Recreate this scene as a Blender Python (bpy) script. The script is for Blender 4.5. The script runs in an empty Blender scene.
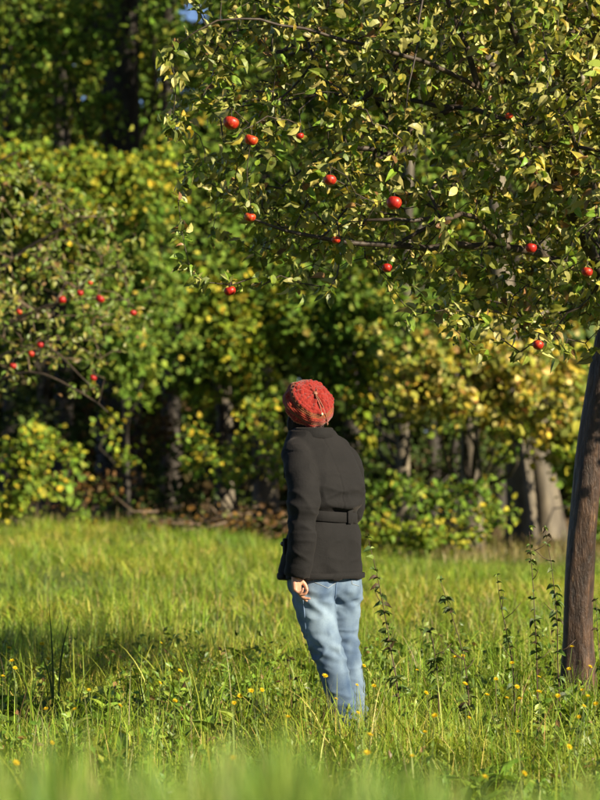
import bpy, math, random
import numpy as np
from mathutils import Vector, noise as mnoise

SEED = 7
rng = np.random.default_rng(SEED)
random.seed(SEED)
scene = bpy.context.scene
COL = scene.collection

# ---------------------------------------------------------------- camera, sky, sun, exposure
FPX, HOR, CAMH, DP = 2800.0, 450.0, 1.37, 13.0          # focal in photo pixels, horizon row, eye height, person distance
cam = bpy.data.cameras.new('camera')
cam.sensor_fit = 'VERTICAL'; cam.sensor_height = 36.0
cam.lens = 36.0 * FPX / 800.0
cam.shift_y = (HOR - 400.0) / 800.0
cam.clip_start = 0.1; cam.clip_end = 1500
cam.dof.use_dof = True; cam.dof.focus_distance = 13.0; cam.dof.aperture_fstop = 3.9
camo = bpy.data.objects.new('camera', cam); COL.objects.link(camo)
camo.location = (0, -DP, CAMH); camo.rotation_euler = (math.radians(90), 0, 0)
scene.camera = camo

SUN_EL, SUN_AZ = math.radians(26), math.radians(124)      # azimuth clockwise from +Y: from the right, behind the camera
SUN = np.array([math.sin(SUN_AZ) * math.cos(SUN_EL), math.cos(SUN_AZ) * math.cos(SUN_EL), math.sin(SUN_EL)])
world = bpy.data.worlds.new('World'); scene.world = world; world.use_nodes = True
wn = world.node_tree.nodes; wl = world.node_tree.links
sky = wn.new('ShaderNodeTexSky'); sky.sky_type = 'NISHITA'; sky.sun_disc = False
sky.sun_elevation = SUN_EL; sky.sun_rotation = SUN_AZ; sky.altitude = 200; sky.dust_density = 0.15; sky.air_density = 0.5; sky.ozone_density = 1.5
bg = wn['Background']; bg.inputs['Strength'].default_value = 0.05
wl.new(sky.outputs['Color'], bg.inputs['Color'])
sl = bpy.data.lights.new('sun', 'SUN'); sl.energy = 5.0; sl.angle = math.radians(0.5); sl.color = (1.0, 0.88, 0.66)
so = bpy.data.objects.new('sun', sl); COL.objects.link(so)
so.rotation_euler = Vector(SUN).to_track_quat('Z', 'Y').to_euler(); so.location = (20, -20, 30)
vs = scene.view_settings
vs.view_transform = 'Standard'; vs.look = 'None'; vs.exposure = 1.45; vs.gamma = 1.0; vs.use_curve_mapping = False
scene.cycles.max_bounces = 6; scene.cycles.diffuse_bounces = 2; scene.cycles.glossy_bounces = 2
scene.cycles.transmission_bounces = 3; scene.cycles.transparent_max_bounces = 4
scene.cycles.use_denoising = True
scene.cycles.sample_clamp_indirect = 4.0

def P(px, py, d):
    """the world point at depth d (metres from the eye) that the photograph shows at (px, py)"""
    return np.array([(px - 300.0) / FPX * d, d - DP, CAMH + (HOR - py) / FPX * d])
def proj(v):
    d = v[..., 1] + DP
    return 300 + v[..., 0] / d * FPX, HOR - (v[..., 2] - CAMH) / d * FPX, d

# ---------------------------------------------------------------- mesh helpers
def mesh_np(name, verts, tris=None, quads=None, col=None, smooth=True):
    verts = np.asarray(verts, dtype=np.float32).reshape(-1, 3)
    me = bpy.data.meshes.new(name)
    nt = 0 if tris is None else len(tris); nq = 0 if quads is None else len(quads)
    idx = []
    if nt: idx.append(np.asarray(tris, dtype=np.int32).ravel())
    if nq: idx.append(np.asarray(quads, dtype=np.int32).ravel())
    idx = np.concatenate(idx)
    me.vertices.add(len(verts)); me.vertices.foreach_set('co', verts.ravel())
    me.loops.add(len(idx)); me.loops.foreach_set('vertex_index', idx)
    me.polygons.add(nt + nq)
    starts = np.concatenate([np.arange(nt) * 3, nt * 3 + np.arange(nq) * 4]).astype(np.int32)
    me.polygons.foreach_set('loop_start', starts)
    try:
        me.polygons.foreach_set('loop_total', np.concatenate([np.full(nt, 3), np.full(nq, 4)]).astype(np.int32))
    except Exception:
        pass
    me.polygons.foreach_set('use_smooth', np.full(nt + nq, smooth))
    if col is not None:
        a = me.color_attributes.new('Col', 'FLOAT_COLOR', 'POINT')
        c = np.ones((len(verts), 4), dtype=np.float32); c[:, :3] = col
        a.data.foreach_set('color', c.ravel())
    me.update(); me.validate()
    return me

def link(name, me, mat=None, parent=None, kind=None):
    o = bpy.data.objects.new(name, me); COL.objects.link(o)
    if mat is not None and len(me.materials) == 0: me.materials.append(mat)
    if parent is not None: o.parent = parent
    if kind: o['kind'] = kind
    return o
def part_at(name, me, mat, parent, kind=None):
    """me is in world coordinates; the parent is an unrotated Empty"""
    o = link(name, me, mat, parent, kind)
    pl = Vector((0, 0, 0)); p = parent
    while p is not None: pl += p.location; p = p.parent
    o.location = -pl
    return o
def thing(name, loc, label, cat, group=None):
    o = bpy.data.objects.new(name, None); COL.objects.link(o)
    o.location = Vector([float(v) for v in loc]); o.empty_display_size = 0.1
    o['label'] = label; o['category'] = cat
    if group: o['group'] = group
    return o

def frames(pts):
    pts = np.asarray(pts, float); n = len(pts)
    T = np.zeros_like(pts); T[1:-1] = pts[2:] - pts[:-2]; T[0] = pts[1] - pts[0]; T[-1] = pts[-1] - pts[-2]
    T /= np.linalg.norm(T, axis=1)[:, None] + 1e-9
    up = np.array([0, 0, 1.0]) if abs(T[0, 2]) < 0.9 else np.array([0, 1.0, 0])
    N = np.zeros_like(pts); N[0] = np.cross(T[0], up); N[0] /= np.linalg.norm(N[0])
    for i in range(1, n):
        v = N[i - 1] - T[i] * np.dot(N[i - 1], T[i]); N[i] = v / (np.linalg.norm(v) + 1e-9)
    return T, N, np.cross(T, N)
class MB:
    """collects tubes and other shapes into one mesh"""
    def __init__(s): s.v = []; s.t = []; s.q = []; s.c = []; s.n = 0
    def add(s, v, t=None, q=None, c=None):
        v = np.asarray(v, float).reshape(-1, 3)
        if t is not None and len(t): s.t.append(np.asarray(t, int).reshape(-1, 3) + s.n)
        if q is not None and len(q): s.q.append(np.asarray(q, int).reshape(-1, 4) + s.n)
        cc = np.ones((len(v), 3)) * (0.5 if c is None else np.asarray(c)); s.c.append(cc)
        s.v.append(v); s.n += len(v)
    def tube(s, pts, r, k=8, cap=True, c=None, sq=(1, 1), lump=None):
        pts = np.asarray(pts, float); r = np.ones(len(pts)) * np.asarray(r, float)
        T, N, B = frames(pts)
        a = np.arange(k) / k * 2 * math.pi
        rr = r[:, None] * np.ones(k)[None]
        if lump is not None: rr = rr * lump(np.arange(len(pts))[:, None], a[None])
        v = pts[:, None] + rr[..., None] * (np.cos(a)[None, :, None] * N[:, None] * sq[0] + np.sin(a)[None, :, None] * B[:, None] * sq[1])
        n = len(pts); i = np.arange(n - 1)[:, None] * k; j = np.arange(k)[None]; j2 = (j + 1) % k
        q = np.stack([i + j, i + j2, i + k + j2, i + k + j], -1).reshape(-1, 4)
        v = v.reshape(-1, 3); t = []
        if cap:
            v = np.vstack([v, pts[0], pts[-1]]); b = n * k
            for m in range(k):
                t.append((b, (m + 1) % k, m)); t.append((b + 1, (n - 1) * k + m, (n - 1) * k + (m + 1) % k))
        s.add(v, t, q, c)
    def rings(s, R, cap=True, c=None):
        """closed loft through rings, array (n, k, 3)"""
        R = np.asarray(R, float); n, k = R.shape[:2]
        i = np.arange(n - 1)[:, None] * k; j = np.arange(k)[None]; j2 = (j + 1) % k
        q = np.stack([i + j, i + j2, i + k + j2, i + k + j], -1).reshape(-1, 4)
        v = R.reshape(-1, 3); t = []
        if cap:
            v = np.vstack([v, R[0].mean(0), R[-1].mean(0)]); b = n * k
            for m in range(k):
                t.append((b, (m + 1) % k, m)); t.append((b + 1, (n - 1) * k + m, (n - 1) * k + (m + 1) % k))
        s.add(v, t, q, c)
    def ball(s, ctr, rad, k=12, n=8, c=None, axes=None):
        th = np.linspace(0.02, math.pi - 0.02, n); a = np.arange(k) / k * 2 * math.pi
        u = np.stack([np.sin(th)[:, None] * np.cos(a), np.sin(th)[:, None] * np.sin(a), np.cos(th)[:, None] * np.ones(k)], -1) * np.asarray(rad)
        if axes is not None: u = u @ np.asarray(axes)
        s.rings((u + np.asarray(ctr))[::-1], True, c)
    def mesh(s, name, col=False, smooth=True):
        v = np.vstack(s.v); t = np.vstack(s.t) if s.t else None; q = np.vstack(s.q) if s.q else None
        return mesh_np(name, v, t, q, np.vstack(s.c) if col else None, smooth)

def resample(pts, r, step):
    """smooth a control polyline (Catmull-Rom) into points about `step` apart, radius interpolated"""
    pts = np.asarray(pts, float); r = np.ones(len(pts)) * np.asarray(r, float)
    out = []; ro = []
    ext = np.vstack([2 * pts[0] - pts[1], pts, 2 * pts[-1] - pts[-2]])
    for i in range(len(pts) - 1):
        p0, p1, p2, p3 = ext[i:i + 4]
        m = max(1, int(np.linalg.norm(p2 - p1) / step))
        for u in np.arange(m) / m:
            out.append(0.5 * (2 * p1 + (p2 - p0) * u + (2 * p0 - 5 * p1 + 4 * p2 - p3) * u * u + (3 * p1 - p0 - 3 * p2 + p3) * u ** 3))
            ro.append(r[i] * (1 - u) + r[i + 1] * u)
    out.append(pts[-1]); ro.append(r[-1])
    return np.array(out), np.array(ro)

def remeshed(mb, voxel, smooth_it=6, fac=0.5, decimate=None):
    me = mb.mesh('tmp'); o = link('tmp', me)
    m = o.modifiers.new('r', 'REMESH'); m.mode = 'VOXEL'; m.voxel_size = voxel; m.use_smooth_shade = True
    if smooth_it:
        m = o.modifiers.new('s', 'SMOOTH'); m.factor = fac; m.iterations = smooth_it
    if decimate:
        m = o.modifiers.new('d', 'DECIMATE'); m.ratio = decimate
    dg = bpy.context.evaluated_depsgraph_get(); ev = o.evaluated_get(dg)
    out = bpy.data.meshes.new_from_object(ev)
    bpy.data.objects.remove(o); bpy.data.meshes.remove(me)
    out.materials.clear()
    return out
def get_v(me):
    a = np.empty(len(me.vertices) * 3, dtype=np.float32); me.vertices.foreach_get('co', a); return a.reshape(-1, 3).astype(float)
def get_n(me):
    a = np.empty(len(me.vertices) * 3, dtype=np.float32); me.vertex_normals.foreach_get('vector', a); return a.reshape(-1, 3).astype(float)
def set_v(me, v):
    me.vertices.foreach_set('co', np.asarray(v, dtype=np.float32).ravel()); me.update()
def smooth_all(me): me.polygons.foreach_set('use_smooth', np.full(len(me.polygons), True))

# ---------------------------------------------------------------- materials
def newmat(name):
    m = bpy.data.materials.new(name); m.use_nodes = True
    nt = m.node_tree; b = nt.nodes['Principled BSDF']
    return m, nt, b
def noise_node(nt, scale, detail=4, rough=0.55, vec=None, mapscale=None):
    n = nt.nodes.new('ShaderNodeTexNoise'); n.inputs['Scale'].default_value = scale
    n.inputs['Detail'].default_value = detail; n.inputs['Roughness'].default_value = rough
    tc = nt.nodes.new('ShaderNodeTexCoord'); src = tc.outputs['Object']
    if mapscale is not None:
        mp = nt.nodes.new('ShaderNodeMapping'); mp.inputs['Scale'].default_value = mapscale
        nt.links.new(src, mp.inputs['Vector']); src = mp.outputs['Vector']
    nt.links.new(src, n.inputs['Vector'])
    return n
def ramp(nt, src, stops):
    r = nt.nodes.new('ShaderNodeValToRGB'); el = r.color_ramp.elements
    while len(el) < len(stops): el.new(0.5)
    for e, (p, c) in zip(el, stops): e.position = p; e.color = (*c, 1)
    nt.links.new(src, r.inputs['Fac']); return r
def bump(nt, b, src, strength=0.4, dist=0.01):
    n = nt.nodes.new('ShaderNodeBump'); n.inputs['Strength'].default_value = strength; n.inputs['Distance'].default_value = dist
    nt.links.new(src, n.inputs['Height']); nt.links.new(n.outputs['Normal'], b.inputs['Normal']); return n

def leaf_material(name, rough=0.45, trans=0.4, back=None, spec=0.4, tsat=(1.25, 1.15, 0.5)):
    """leaf blade: own colour from the per-leaf attribute, paler underside, light passing through"""
    m, nt, b = newmat(name); L = nt.links
    at = nt.nodes.new('ShaderNodeVertexColor'); at.layer_name = 'Col'
    col = at.outputs['Color']
    if back is not None:
        g = nt.nodes.new('ShaderNodeNewGeometry'); mx = nt.nodes.new('ShaderNodeMix'); mx.data_type = 'RGBA'
        ml = nt.nodes.new('ShaderNodeMath'); ml.operation = 'MULTIPLY'; ml.inputs[1].default_value = back[3]
        L.new(g.outputs['Backfacing'], ml.inputs[0]); L.new(ml.outputs[0], mx.inputs[0])
        L.new(col, mx.inputs[6]); mx.inputs[7].default_value = (*back[:3], 1); col = mx.outputs[2]
    L.new(col, b.inputs['Base Color'])
    b.inputs['Roughness'].default_value = rough; b.inputs['Specular IOR Level'].default_value = spec
    tr = nt.nodes.new('ShaderNodeBsdfTranslucent')
    mu = nt.nodes.new('ShaderNodeMix'); mu.data_type = 'RGBA'; mu.blend_type = 'MULTIPLY'; mu.inputs[0].default_value = 1
    L.new(at.outputs['Color'], mu.inputs[6]); mu.inputs[7].default_value = (*tsat, 1); mu.clamp_result = False
    L.new(mu.outputs[2], tr.inputs['Color'])
    ms = nt.nodes.new('ShaderNodeMixShader'); ms.inputs['Fac'].default_value = trans
    L.new(b.outputs[0], ms.inputs[1]); L.new(tr.outputs[0], ms.inputs[2])
    L.new(ms.outputs[0], nt.nodes['Material Output'].inputs['Surface'])
    return m
M = {}
M['apple_leaf'] = leaf_material('apple_leaf', 0.45, 0.28, (0.26, 0.27, 0.085, 0.55), 0.35)
M['wood_leaf'] = leaf_material('wood_leaf', 0.6, 0.22, None, 0.15)
M['grass'] = leaf_material('grass', 0.5, 0.32, None, 0.35, (1.2, 1.15, 0.45))
M['herb'] = leaf_material('herb', 0.45, 0.3, None, 0.4)
M['petal'] = leaf_material('petal', 0.6, 0.3, None, 0.2, (1.1, 1.0, 0.4))
M['weed'] = leaf_material('weed', 0.55, 0.2, None, 0.3)

def bark(name, c0, c1, c2, scale, mapscale, rough=0.7, bs=0.8, bd=0.012, spec=0.3):
    m, nt, b = newmat(name)
    n = noise_node(nt, scale, 7, 0.65, mapscale=mapscale)
    r = ramp(nt, n.outputs['Fac'], [(0.30, c0), (0.5, c1), (0.72, c2)])
    n2 = noise_node(nt, scale * 0.23, 3)
    mx = nt.nodes.new('ShaderNodeMix'); mx.data_type = 'RGBA'; mx.blend_type = 'MULTIPLY'; mx.inputs[0].default_value = 0.7
    r2 = ramp(nt, n2.outputs['Fac'], [(0.3, (0.55, 0.55, 0.55)), (0.65, (1.1, 1.05, 1.0))])
    nt.links.new(r.outputs['Color'], mx.inputs[6]); nt.links.new(r2.outputs['Color'], mx.inputs[7])
    nt.links.new(mx.outputs[2], b.inputs['Base Color'])
    b.inputs['Roughness'].default_value = rough; b.inputs['Specular IOR Level'].default_value = spec
    bump(nt, b, n.outputs['Fac'], bs, bd)
    return m, nt, b
M['bark_wood'] = bark('bark_wood', (0.04, 0.032, 0.024), (0.10, 0.085, 0.062), (0.20, 0.17, 0.12), 6, (1, 1, 0.25))[0]
M['bark_dark'] = bark('bark_dark', (0.012, 0.010, 0.008), (0.03, 0.025, 0.02), (0.06, 0.05, 0.04), 6, (1, 1, 0.25))[0]  # darker copy of the wood bark; interior shade is put into its colour
M['twig'] = bark('twig', (0.018, 0.013, 0.010), (0.045, 0.033, 0.024), (0.10, 0.075, 0.05), 30, (1, 1, 1), 0.6, 0.4, 0.003)[0]
M['stick'] = bark('stick', (0.05, 0.033, 0.022), (0.11, 0.078, 0.05), (0.20, 0.15, 0.10), 14, (1, 1, 1))[0]
# near trunk: dark smooth apple bark with a waxy sheen, lengthwise cracks and ochre flecks
m, nt, b = bark('bark_apple', (0.010, 0.006, 0.004), (0.040, 0.021, 0.012), (0.11, 0.060, 0.033), 30, (1, 1, 0.22), 0.38, 1.0, 0.018, 0.3)
old = b.inputs['Base Color'].links[0].from_socket
n3 = noise_node(nt, 34, 5, 0.6, mapscale=(1, 1, 0.14)); r3 = ramp(nt, n3.outputs['Fac'], [(0.63, (0, 0, 0)), (0.70, (1, 1, 1))])
mx = nt.nodes.new('ShaderNodeMix'); mx.data_type = 'RGBA'; nt.links.new(r3.outputs['Color'], mx.inputs[0]); nt.links.new(old, mx.inputs[6])
mx.inputs[7].default_value = (0.16, 0.095, 0.045, 1); nt.links.new(mx.outputs[2], b.inputs['Base Color'])
n4 = noise_node(nt, 7, 4); mr = nt.nodes.new('ShaderNodeMapRange'); mr.inputs[3].default_value = 0.28; mr.inputs[4].default_value = 0.6
nt.links.new(n4.outputs['Fac'], mr.inputs[0]); nt.links.new(mr.outputs[0], b.inputs['Roughness'])
M['bark_apple'] = m

# ground: soil and short turf in the meadow, leaf litter and dry grass under the wood
m, nt, b = newmat('meadow_ground')
n1 = noise_node(nt, 1.3, 8, 0.7); g1 = ramp(nt, n1.outputs['Fac'], [(0.3, (0.035, 0.055, 0.012)), (0.5, (0.08, 0.115, 0.022)), (0.7, (0.14, 0.15, 0.04))])
n2 = noise_node(nt, 5, 8, 0.75); g2 = ramp(nt, n2.outputs['Fac'], [(0.3, (0.035, 0.022, 0.012)), (0.5, (0.10, 0.065, 0.035)), (0.72, (0.20, 0.14, 0.07))])
tc = nt.nodes.new('ShaderNodeTexCoord'); sp = nt.nodes.new('ShaderNodeSeparateXYZ'); nt.links.new(tc.outputs['Object'], sp.inputs[0])
ad = nt.nodes.new('ShaderNodeMath'); ad.operation = 'MULTIPLY_ADD'; nt.links.new(n1.outputs['Fac'], ad.inputs[0]); ad.inputs[1].default_value = 3.0
nt.links.new(sp.outputs['Y'], ad.inputs[2])
mr = nt.nodes.new('ShaderNodeMapRange'); mr.inputs[1].default_value = 27.2; mr.inputs[2].default_value = 28.6; nt.links.new(ad.outputs[0], mr.inputs[0])
mx = nt.nodes.new('ShaderNodeMix'); mx.data_type = 'RGBA'; nt.links.new(mr.outputs[0], mx.inputs[0])
nt.links.new(g1.outputs['Color'], mx.inputs[6]); nt.links.new(g2.outputs['Color'], mx.inputs[7]); nt.links.new(mx.outputs[2], b.inputs['Base Color'])
b.inputs['Roughness'].default_value = 0.95; b.inputs['Specular IOR Level'].default_value = 0.1
bump(nt, b, n2.outputs['Fac'], 0.8, 0.05); M['ground'] = m

# ---------------------------------------------------------------- ground
def ground_z(x, y):
    x = np.asarray(x, float); y = np.asarray(y, float)
    u = np.clip((-6.0 - y) / 4.0, 0, 1); bank = 0.62 * u * u * (3 - 2 * u)
    return bank + (0.025 * np.sin(x * 0.9 + 0.6) * np.sin(y * 0.7) + 0.05 * np.sin(x * 0.31 + 1.0) * np.sin(y * 0.23)) * np.clip(np.hypot(x, y) / 2.5, 0, 1) + np.clip((y - 6) / 18, 0, 1) * (0.13 - 0.17 * np.tanh((x - 0.3) / 1.6))
xs = np.concatenate([[-600, -250, -100, -50], np.linspace(-25, 25, 81), [50, 100, 250, 600]])
ys = np.concatenate([[-400, -150, -60], np.linspace(-20, 60, 121), [90, 150, 300, 700]])
X, Y = np.meshgrid(xs, ys); Zg = ground_z(X, Y)
nx, ny = len(xs), len(ys); i = np.arange(ny - 1)[:, None] * nx; j = np.arange(nx - 1)[None]
gq = np.stack([i + j, i + j + 1, i + nx + j + 1, i + nx + j], -1).reshape(-1, 4)
link('ground', mesh_np('ground', np.stack([X, Y, Zg], -1).reshape(-1, 3), None, gq), M['ground'], kind='structure')

# ---------------------------------------------------------------- leaf clouds
def unit(v): return v / (np.linalg.norm(v, axis=-1, keepdims=True) + 1e-9)
LEAF_V = np.array([[0, 0, 0], [0, .30, .02], [0, .64, .01], [0, 1.0, -.10],
                   [-.20, .16, .06], [-.27, .45, .085], [-.18, .76, .03],
                   [.20, .16, .06], [.27, .45, .085], [.18, .76, .03]])
LEAF_T = np.array([[0, 1, 4], [1, 5, 4], [1, 2, 5], [2, 6, 5], [2, 3, 6], [0, 7, 1], [1, 7, 8], [1, 8, 2], [2, 8, 9], [2, 9, 3]])
BROAD_V = np.array([[0, 0, 0], [-.36, .22, .08], [-.44, .52, .06], [-.2, .88, 0], [0, 1.02, -.06], [.2, .88, 0], [.44, .52, .06], [.36, .22, .08], [0, .5, .0]])
BROAD_T = np.array([[8, (k + 1) % 8, k] for k in range(8)])
LOBE_V = np.array([[0, 0, 0], [-.42, .12, .05], [-.22, .38, .02], [-.52, .62, .0], [-.16, .72, .02], [0, 1.05, -.05], [.16, .72, .02], [.52, .62, 0], [.22, .38, .02], [.42, .12, .05], [0, .45, 0]])
LOBE_T = np.array([[10, (k + 1) % 10, k] for k in range(10)])
def leaf_frames(dirs, nrm):
    yv = unit(dirs); zv = unit(nrm - yv * np.sum(nrm * yv, -1, keepdims=True)); xv = np.cross(yv, zv)
    return np.stack([xv, yv, zv], 1)                 # rows = local axes
def leaf_cloud(name, base, dirs, nrm, length, cols, tv, tt, curl=None):
    F = leaf_frames(dirs, nrm); n = len(base)
    T = np.broadcast_to(tv, (n,) + tv.shape).copy()
    if curl is not None:
        T[..., 2] -= curl[:, None] * T[..., 1] ** 2 * 0.5
        T[..., 2] += np.abs(T[..., 0]) * (curl[:, None] * 0.8)
    V = base[:, None] + length[:, None, None] * np.einsum('nij,njk->nik', T, F)
    Tt = tt[None] + (np.arange(n) * len(tv))[:, None, None]
    return mesh_np(name, V.reshape(-1, 3), Tt.reshape(-1, 3), None, np.repeat(cols, len(tv), 0), smooth=False)
def pick(n, table, jit=0.18, r=None):
    r = rng if r is None else r
    w = np.array([t[0] for t in table], float); k = r.choice(len(table), n, p=w / w.sum())
    c = np.array([t[1] for t in table])[k]
    return np.clip(c * (1 + jit * r.standard_normal((n, 1))) * (1 + 0.06 * r.standard_normal((n, 3))), 0.004, 0.9)

# ---------------------------------------------------------------- branching trees (apple trees)
class Skeleton:
    def __init__(s): s.p = []; s.par = []; s.fix = []
    def add(s, p, par, r=0.0): s.p.append(np.asarray(p, float)); s.par.append(par); s.fix.append(r); return len(s.p) - 1
    def chain(s, pts, r, start=-1, step=0.09):
        pts, rr = resample(pts, r, step); last = start; ids = []
        for k, (p, q) in enumerate(zip(pts, rr)):
            if k == 0 and start >= 0: ids.append(start); continue
            last = s.add(p, last, q); ids.append(last)
        return ids
    def grow(s, targets, r, step=0.075, wob=0.02, droop=0.1):
        """join each target to the nearest node by a gently curved twig, nearest first"""
        targets = np.asarray(targets); N = np.array(s.p)
        D = np.full(len(targets), 1e9); J = np.zeros(len(targets), int)
        for k in range(len(targets)):
            d = np.linalg.norm(N - targets[k], axis=1); J[k] = d.argmin(); D[k] = d.min()
        done = np.zeros(len(targets), bool); tips = []
        for _ in range(len(targets)):
            k = int(np.where(done, 1e9, D).argmin()); done[k] = True
            a, t = s.p[J[k]], targets[k]; v = t - a; L = np.linalg.norm(v)
            m = max(1, int(L / step)); last = int(J[k]); new = []
            off = r.standard_normal(3) * 0.10 * L + np.array([0, 0, 0.16 * L])
            for u in (np.arange(m) + 1) / m:
                p = a + v * u + off * 4 * u * (1 - u) * 0.5 + (r.standard_normal(3) * wob * min(1, L * 4) if u < 1 else 0)
                last = s.add(p, last); new.append(last)
            tips.append((k, last))
            for i2 in new:
                d = np.linalg.norm(targets - s.p[i2], axis=1); bt = d < D; D[bt] = d[bt]; J[bt] = i2
        return tips
    def radii(s, tip=0.0022, ex=2.3):
        n = len(s.p); acc = np.zeros(n); kids = np.zeros(n, int)
        for i2 in range(n):
            if s.par[i2] >= 0: kids[s.par[i2]] += 1
        for i2 in range(n - 1, -1, -1):
            if kids[i2] == 0: acc[i2] = tip ** ex
            if s.par[i2] >= 0: acc[s.par[i2]] += acc[i2] * 1.02
        rad = acc ** (1 / ex)
        fx = np.array(s.fix); s.kids = kids
        return np.where(fx > 0, fx, rad)
    def mesh_twigs(s, mb, rad, skip):
        """every unbranched run not in `skip` becomes one tube"""
        n = len(s.p); ch = [[] for _ in range(n)]
        for i2 in range(n):
            if s.par[i2] >= 0: ch[s.par[i2]].append(i2)
        for i2 in range(n):
            if i2 in skip: continue
            pr = s.par[i2]
            if pr < 0: continue
            main = max(ch[pr], key=lambda c2: rad[c2])
            if pr not in skip and i2 == main and pr >= 0 and s.par[pr] >= 0: continue      # continues another tube
            run = [pr, i2]; cur = i2
            while ch[cur]:
                nxt = [c2 for c2 in ch[cur] if c2 not in skip]
                if not nxt: break
                cur = max(nxt, key=lambda c2: rad[c2]); run.append(cur)
            rr = rad[run].copy(); rr[0] = min(rr[0], rr[1] * 1.15); rr = np.maximum(rr, 0.0013)
            mb.tube([s.p[q] for q in run], rr, 5 if rr[0] > 0.006 else 4, cap=False)

APPLE_COLS = [(22, (0.11, 0.14, 0.018)), (24, (0.19, 0.21, 0.032)), (28, (0.33, 0.31, 0.095)), (10, (0.40, 0.33, 0.055)), (5, (0.22, 0.12, 0.045)), (13, (0.15, 0.23, 0.022))]
def leaf_batch(tip_pts, tip_dirs, per, spread, Lm, r, cols):
    n = len(tip_pts); k = r.integers(per[0], per[1] + 1, n)
    b = np.repeat(tip_pts, k, 0) + r.standard_normal((k.sum(), 3)) * spread
    d = unit(np.repeat(tip_dirs, k, 0) * 0.5 + r.standard_normal((k.sum(), 3)) * 0.8 + np.array([0, 0, -0.35]))
    nm = unit(r.standard_normal((k.sum(), 3)) * 0.62 + np.array([0.55, -0.5, 0.5]))
    L = Lm * np.clip(1 + 0.25 * r.standard_normal(k.sum()), 0.45, 1.6)
    return b, d, nm, L, pick(k.sum(), cols, 0.2, r)

m, nt, b = newmat('apple_skin')
g = nt.nodes.new('ShaderNodeTexCoord'); n = noise_node(nt, 2.4, 5, 0.65, mapscale=(1, 1, 0.3))
oi = nt.nodes.new('ShaderNodeObjectInfo'); ad = nt.nodes.new('ShaderNodeMath'); ad.operation = 'MULTIPLY_ADD'
nt.links.new(oi.outputs['Random'], ad.inputs[0]); ad.inputs[1].default_value = 0.24; nt.links.new(n.outputs['Fac'], ad.inputs[2])
r = ramp(nt, ad.outputs[0], [(0.45, (0.24, 0.003, 0.006)), (0.66, (0.34, 0.02, 0.006)), (0.82, (0.42, 0.14, 0.02))])
n2 = noise_node(nt, 14, 2); r2 = ramp(nt, n2.outputs['Fac'], [(0.68, (0, 0, 0)), (0.74, (1, 1, 1))])
mx = nt.nodes.new('ShaderNodeMix'); mx.data_type = 'RGBA'; nt.links.new(r2.outputs['Color'], mx.inputs[0]); nt.links.new(r.outputs['Color'], mx.inputs[6]); mx.inputs[7].default_value = (0.4, 0.15, 0.05, 1)
nt.links.new(mx.outputs[2], b.inputs['Base Color']); b.inputs['Roughness'].default_value = 0.42; b.inputs['Specular IOR Level'].default_value = 0.35
M['apple'] = m
def apple_mesh():
    th = np.linspace(0.03, math.pi - 0.03, 14); a = np.arange(18) / 18 * 2 * math.pi
    rr = np.sin(th) ** 0.85 * (1 + 0.10 * np.cos(th)); zz = np.cos(th) * 0.88 - 0.26 * np.exp(-(th / 0.38) ** 2) + 0.20 * np.exp(-((math.pi - th) / 0.33) ** 2)
    R = np.stack([rr[:, None] * np.cos(a), rr[:, None] * np.sin(a) * (1 + 0.02 * np.cos(5 * a)), zz[:, None] * np.ones(18)], -1)
    mb = MB(); mb.rings(R[::-1]); return mb.mesh('apple_flesh')
APPLE = apple_mesh(); APPLE.materials.append(M['apple'])
def make_apple(pos, rad, label, group):
    """pos = the centre; hangs by its stem from the twig end just above"""
    t = thing('apple', pos, label, 'apple', group)
    o = link('apple_skin', APPLE, None, t); o.scale = (rad, rad * random.uniform(0.95, 1.03), rad * random.uniform(0.9, 1.04))
    o.rotation_euler = (random.uniform(-.35, .35), random.uniform(-.35, .35), random.uniform(0, 6.28))
    mb = MB(); mb.tube([(0, 0, rad * 0.5), (0.002, 0, rad * 1.0), (0.003, 0.002, rad + 0.03)], [0.0022, 0.0018, 0.002], 6)
    link('stem', mb.mesh('stem'), M['twig'], t)
    return t

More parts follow.
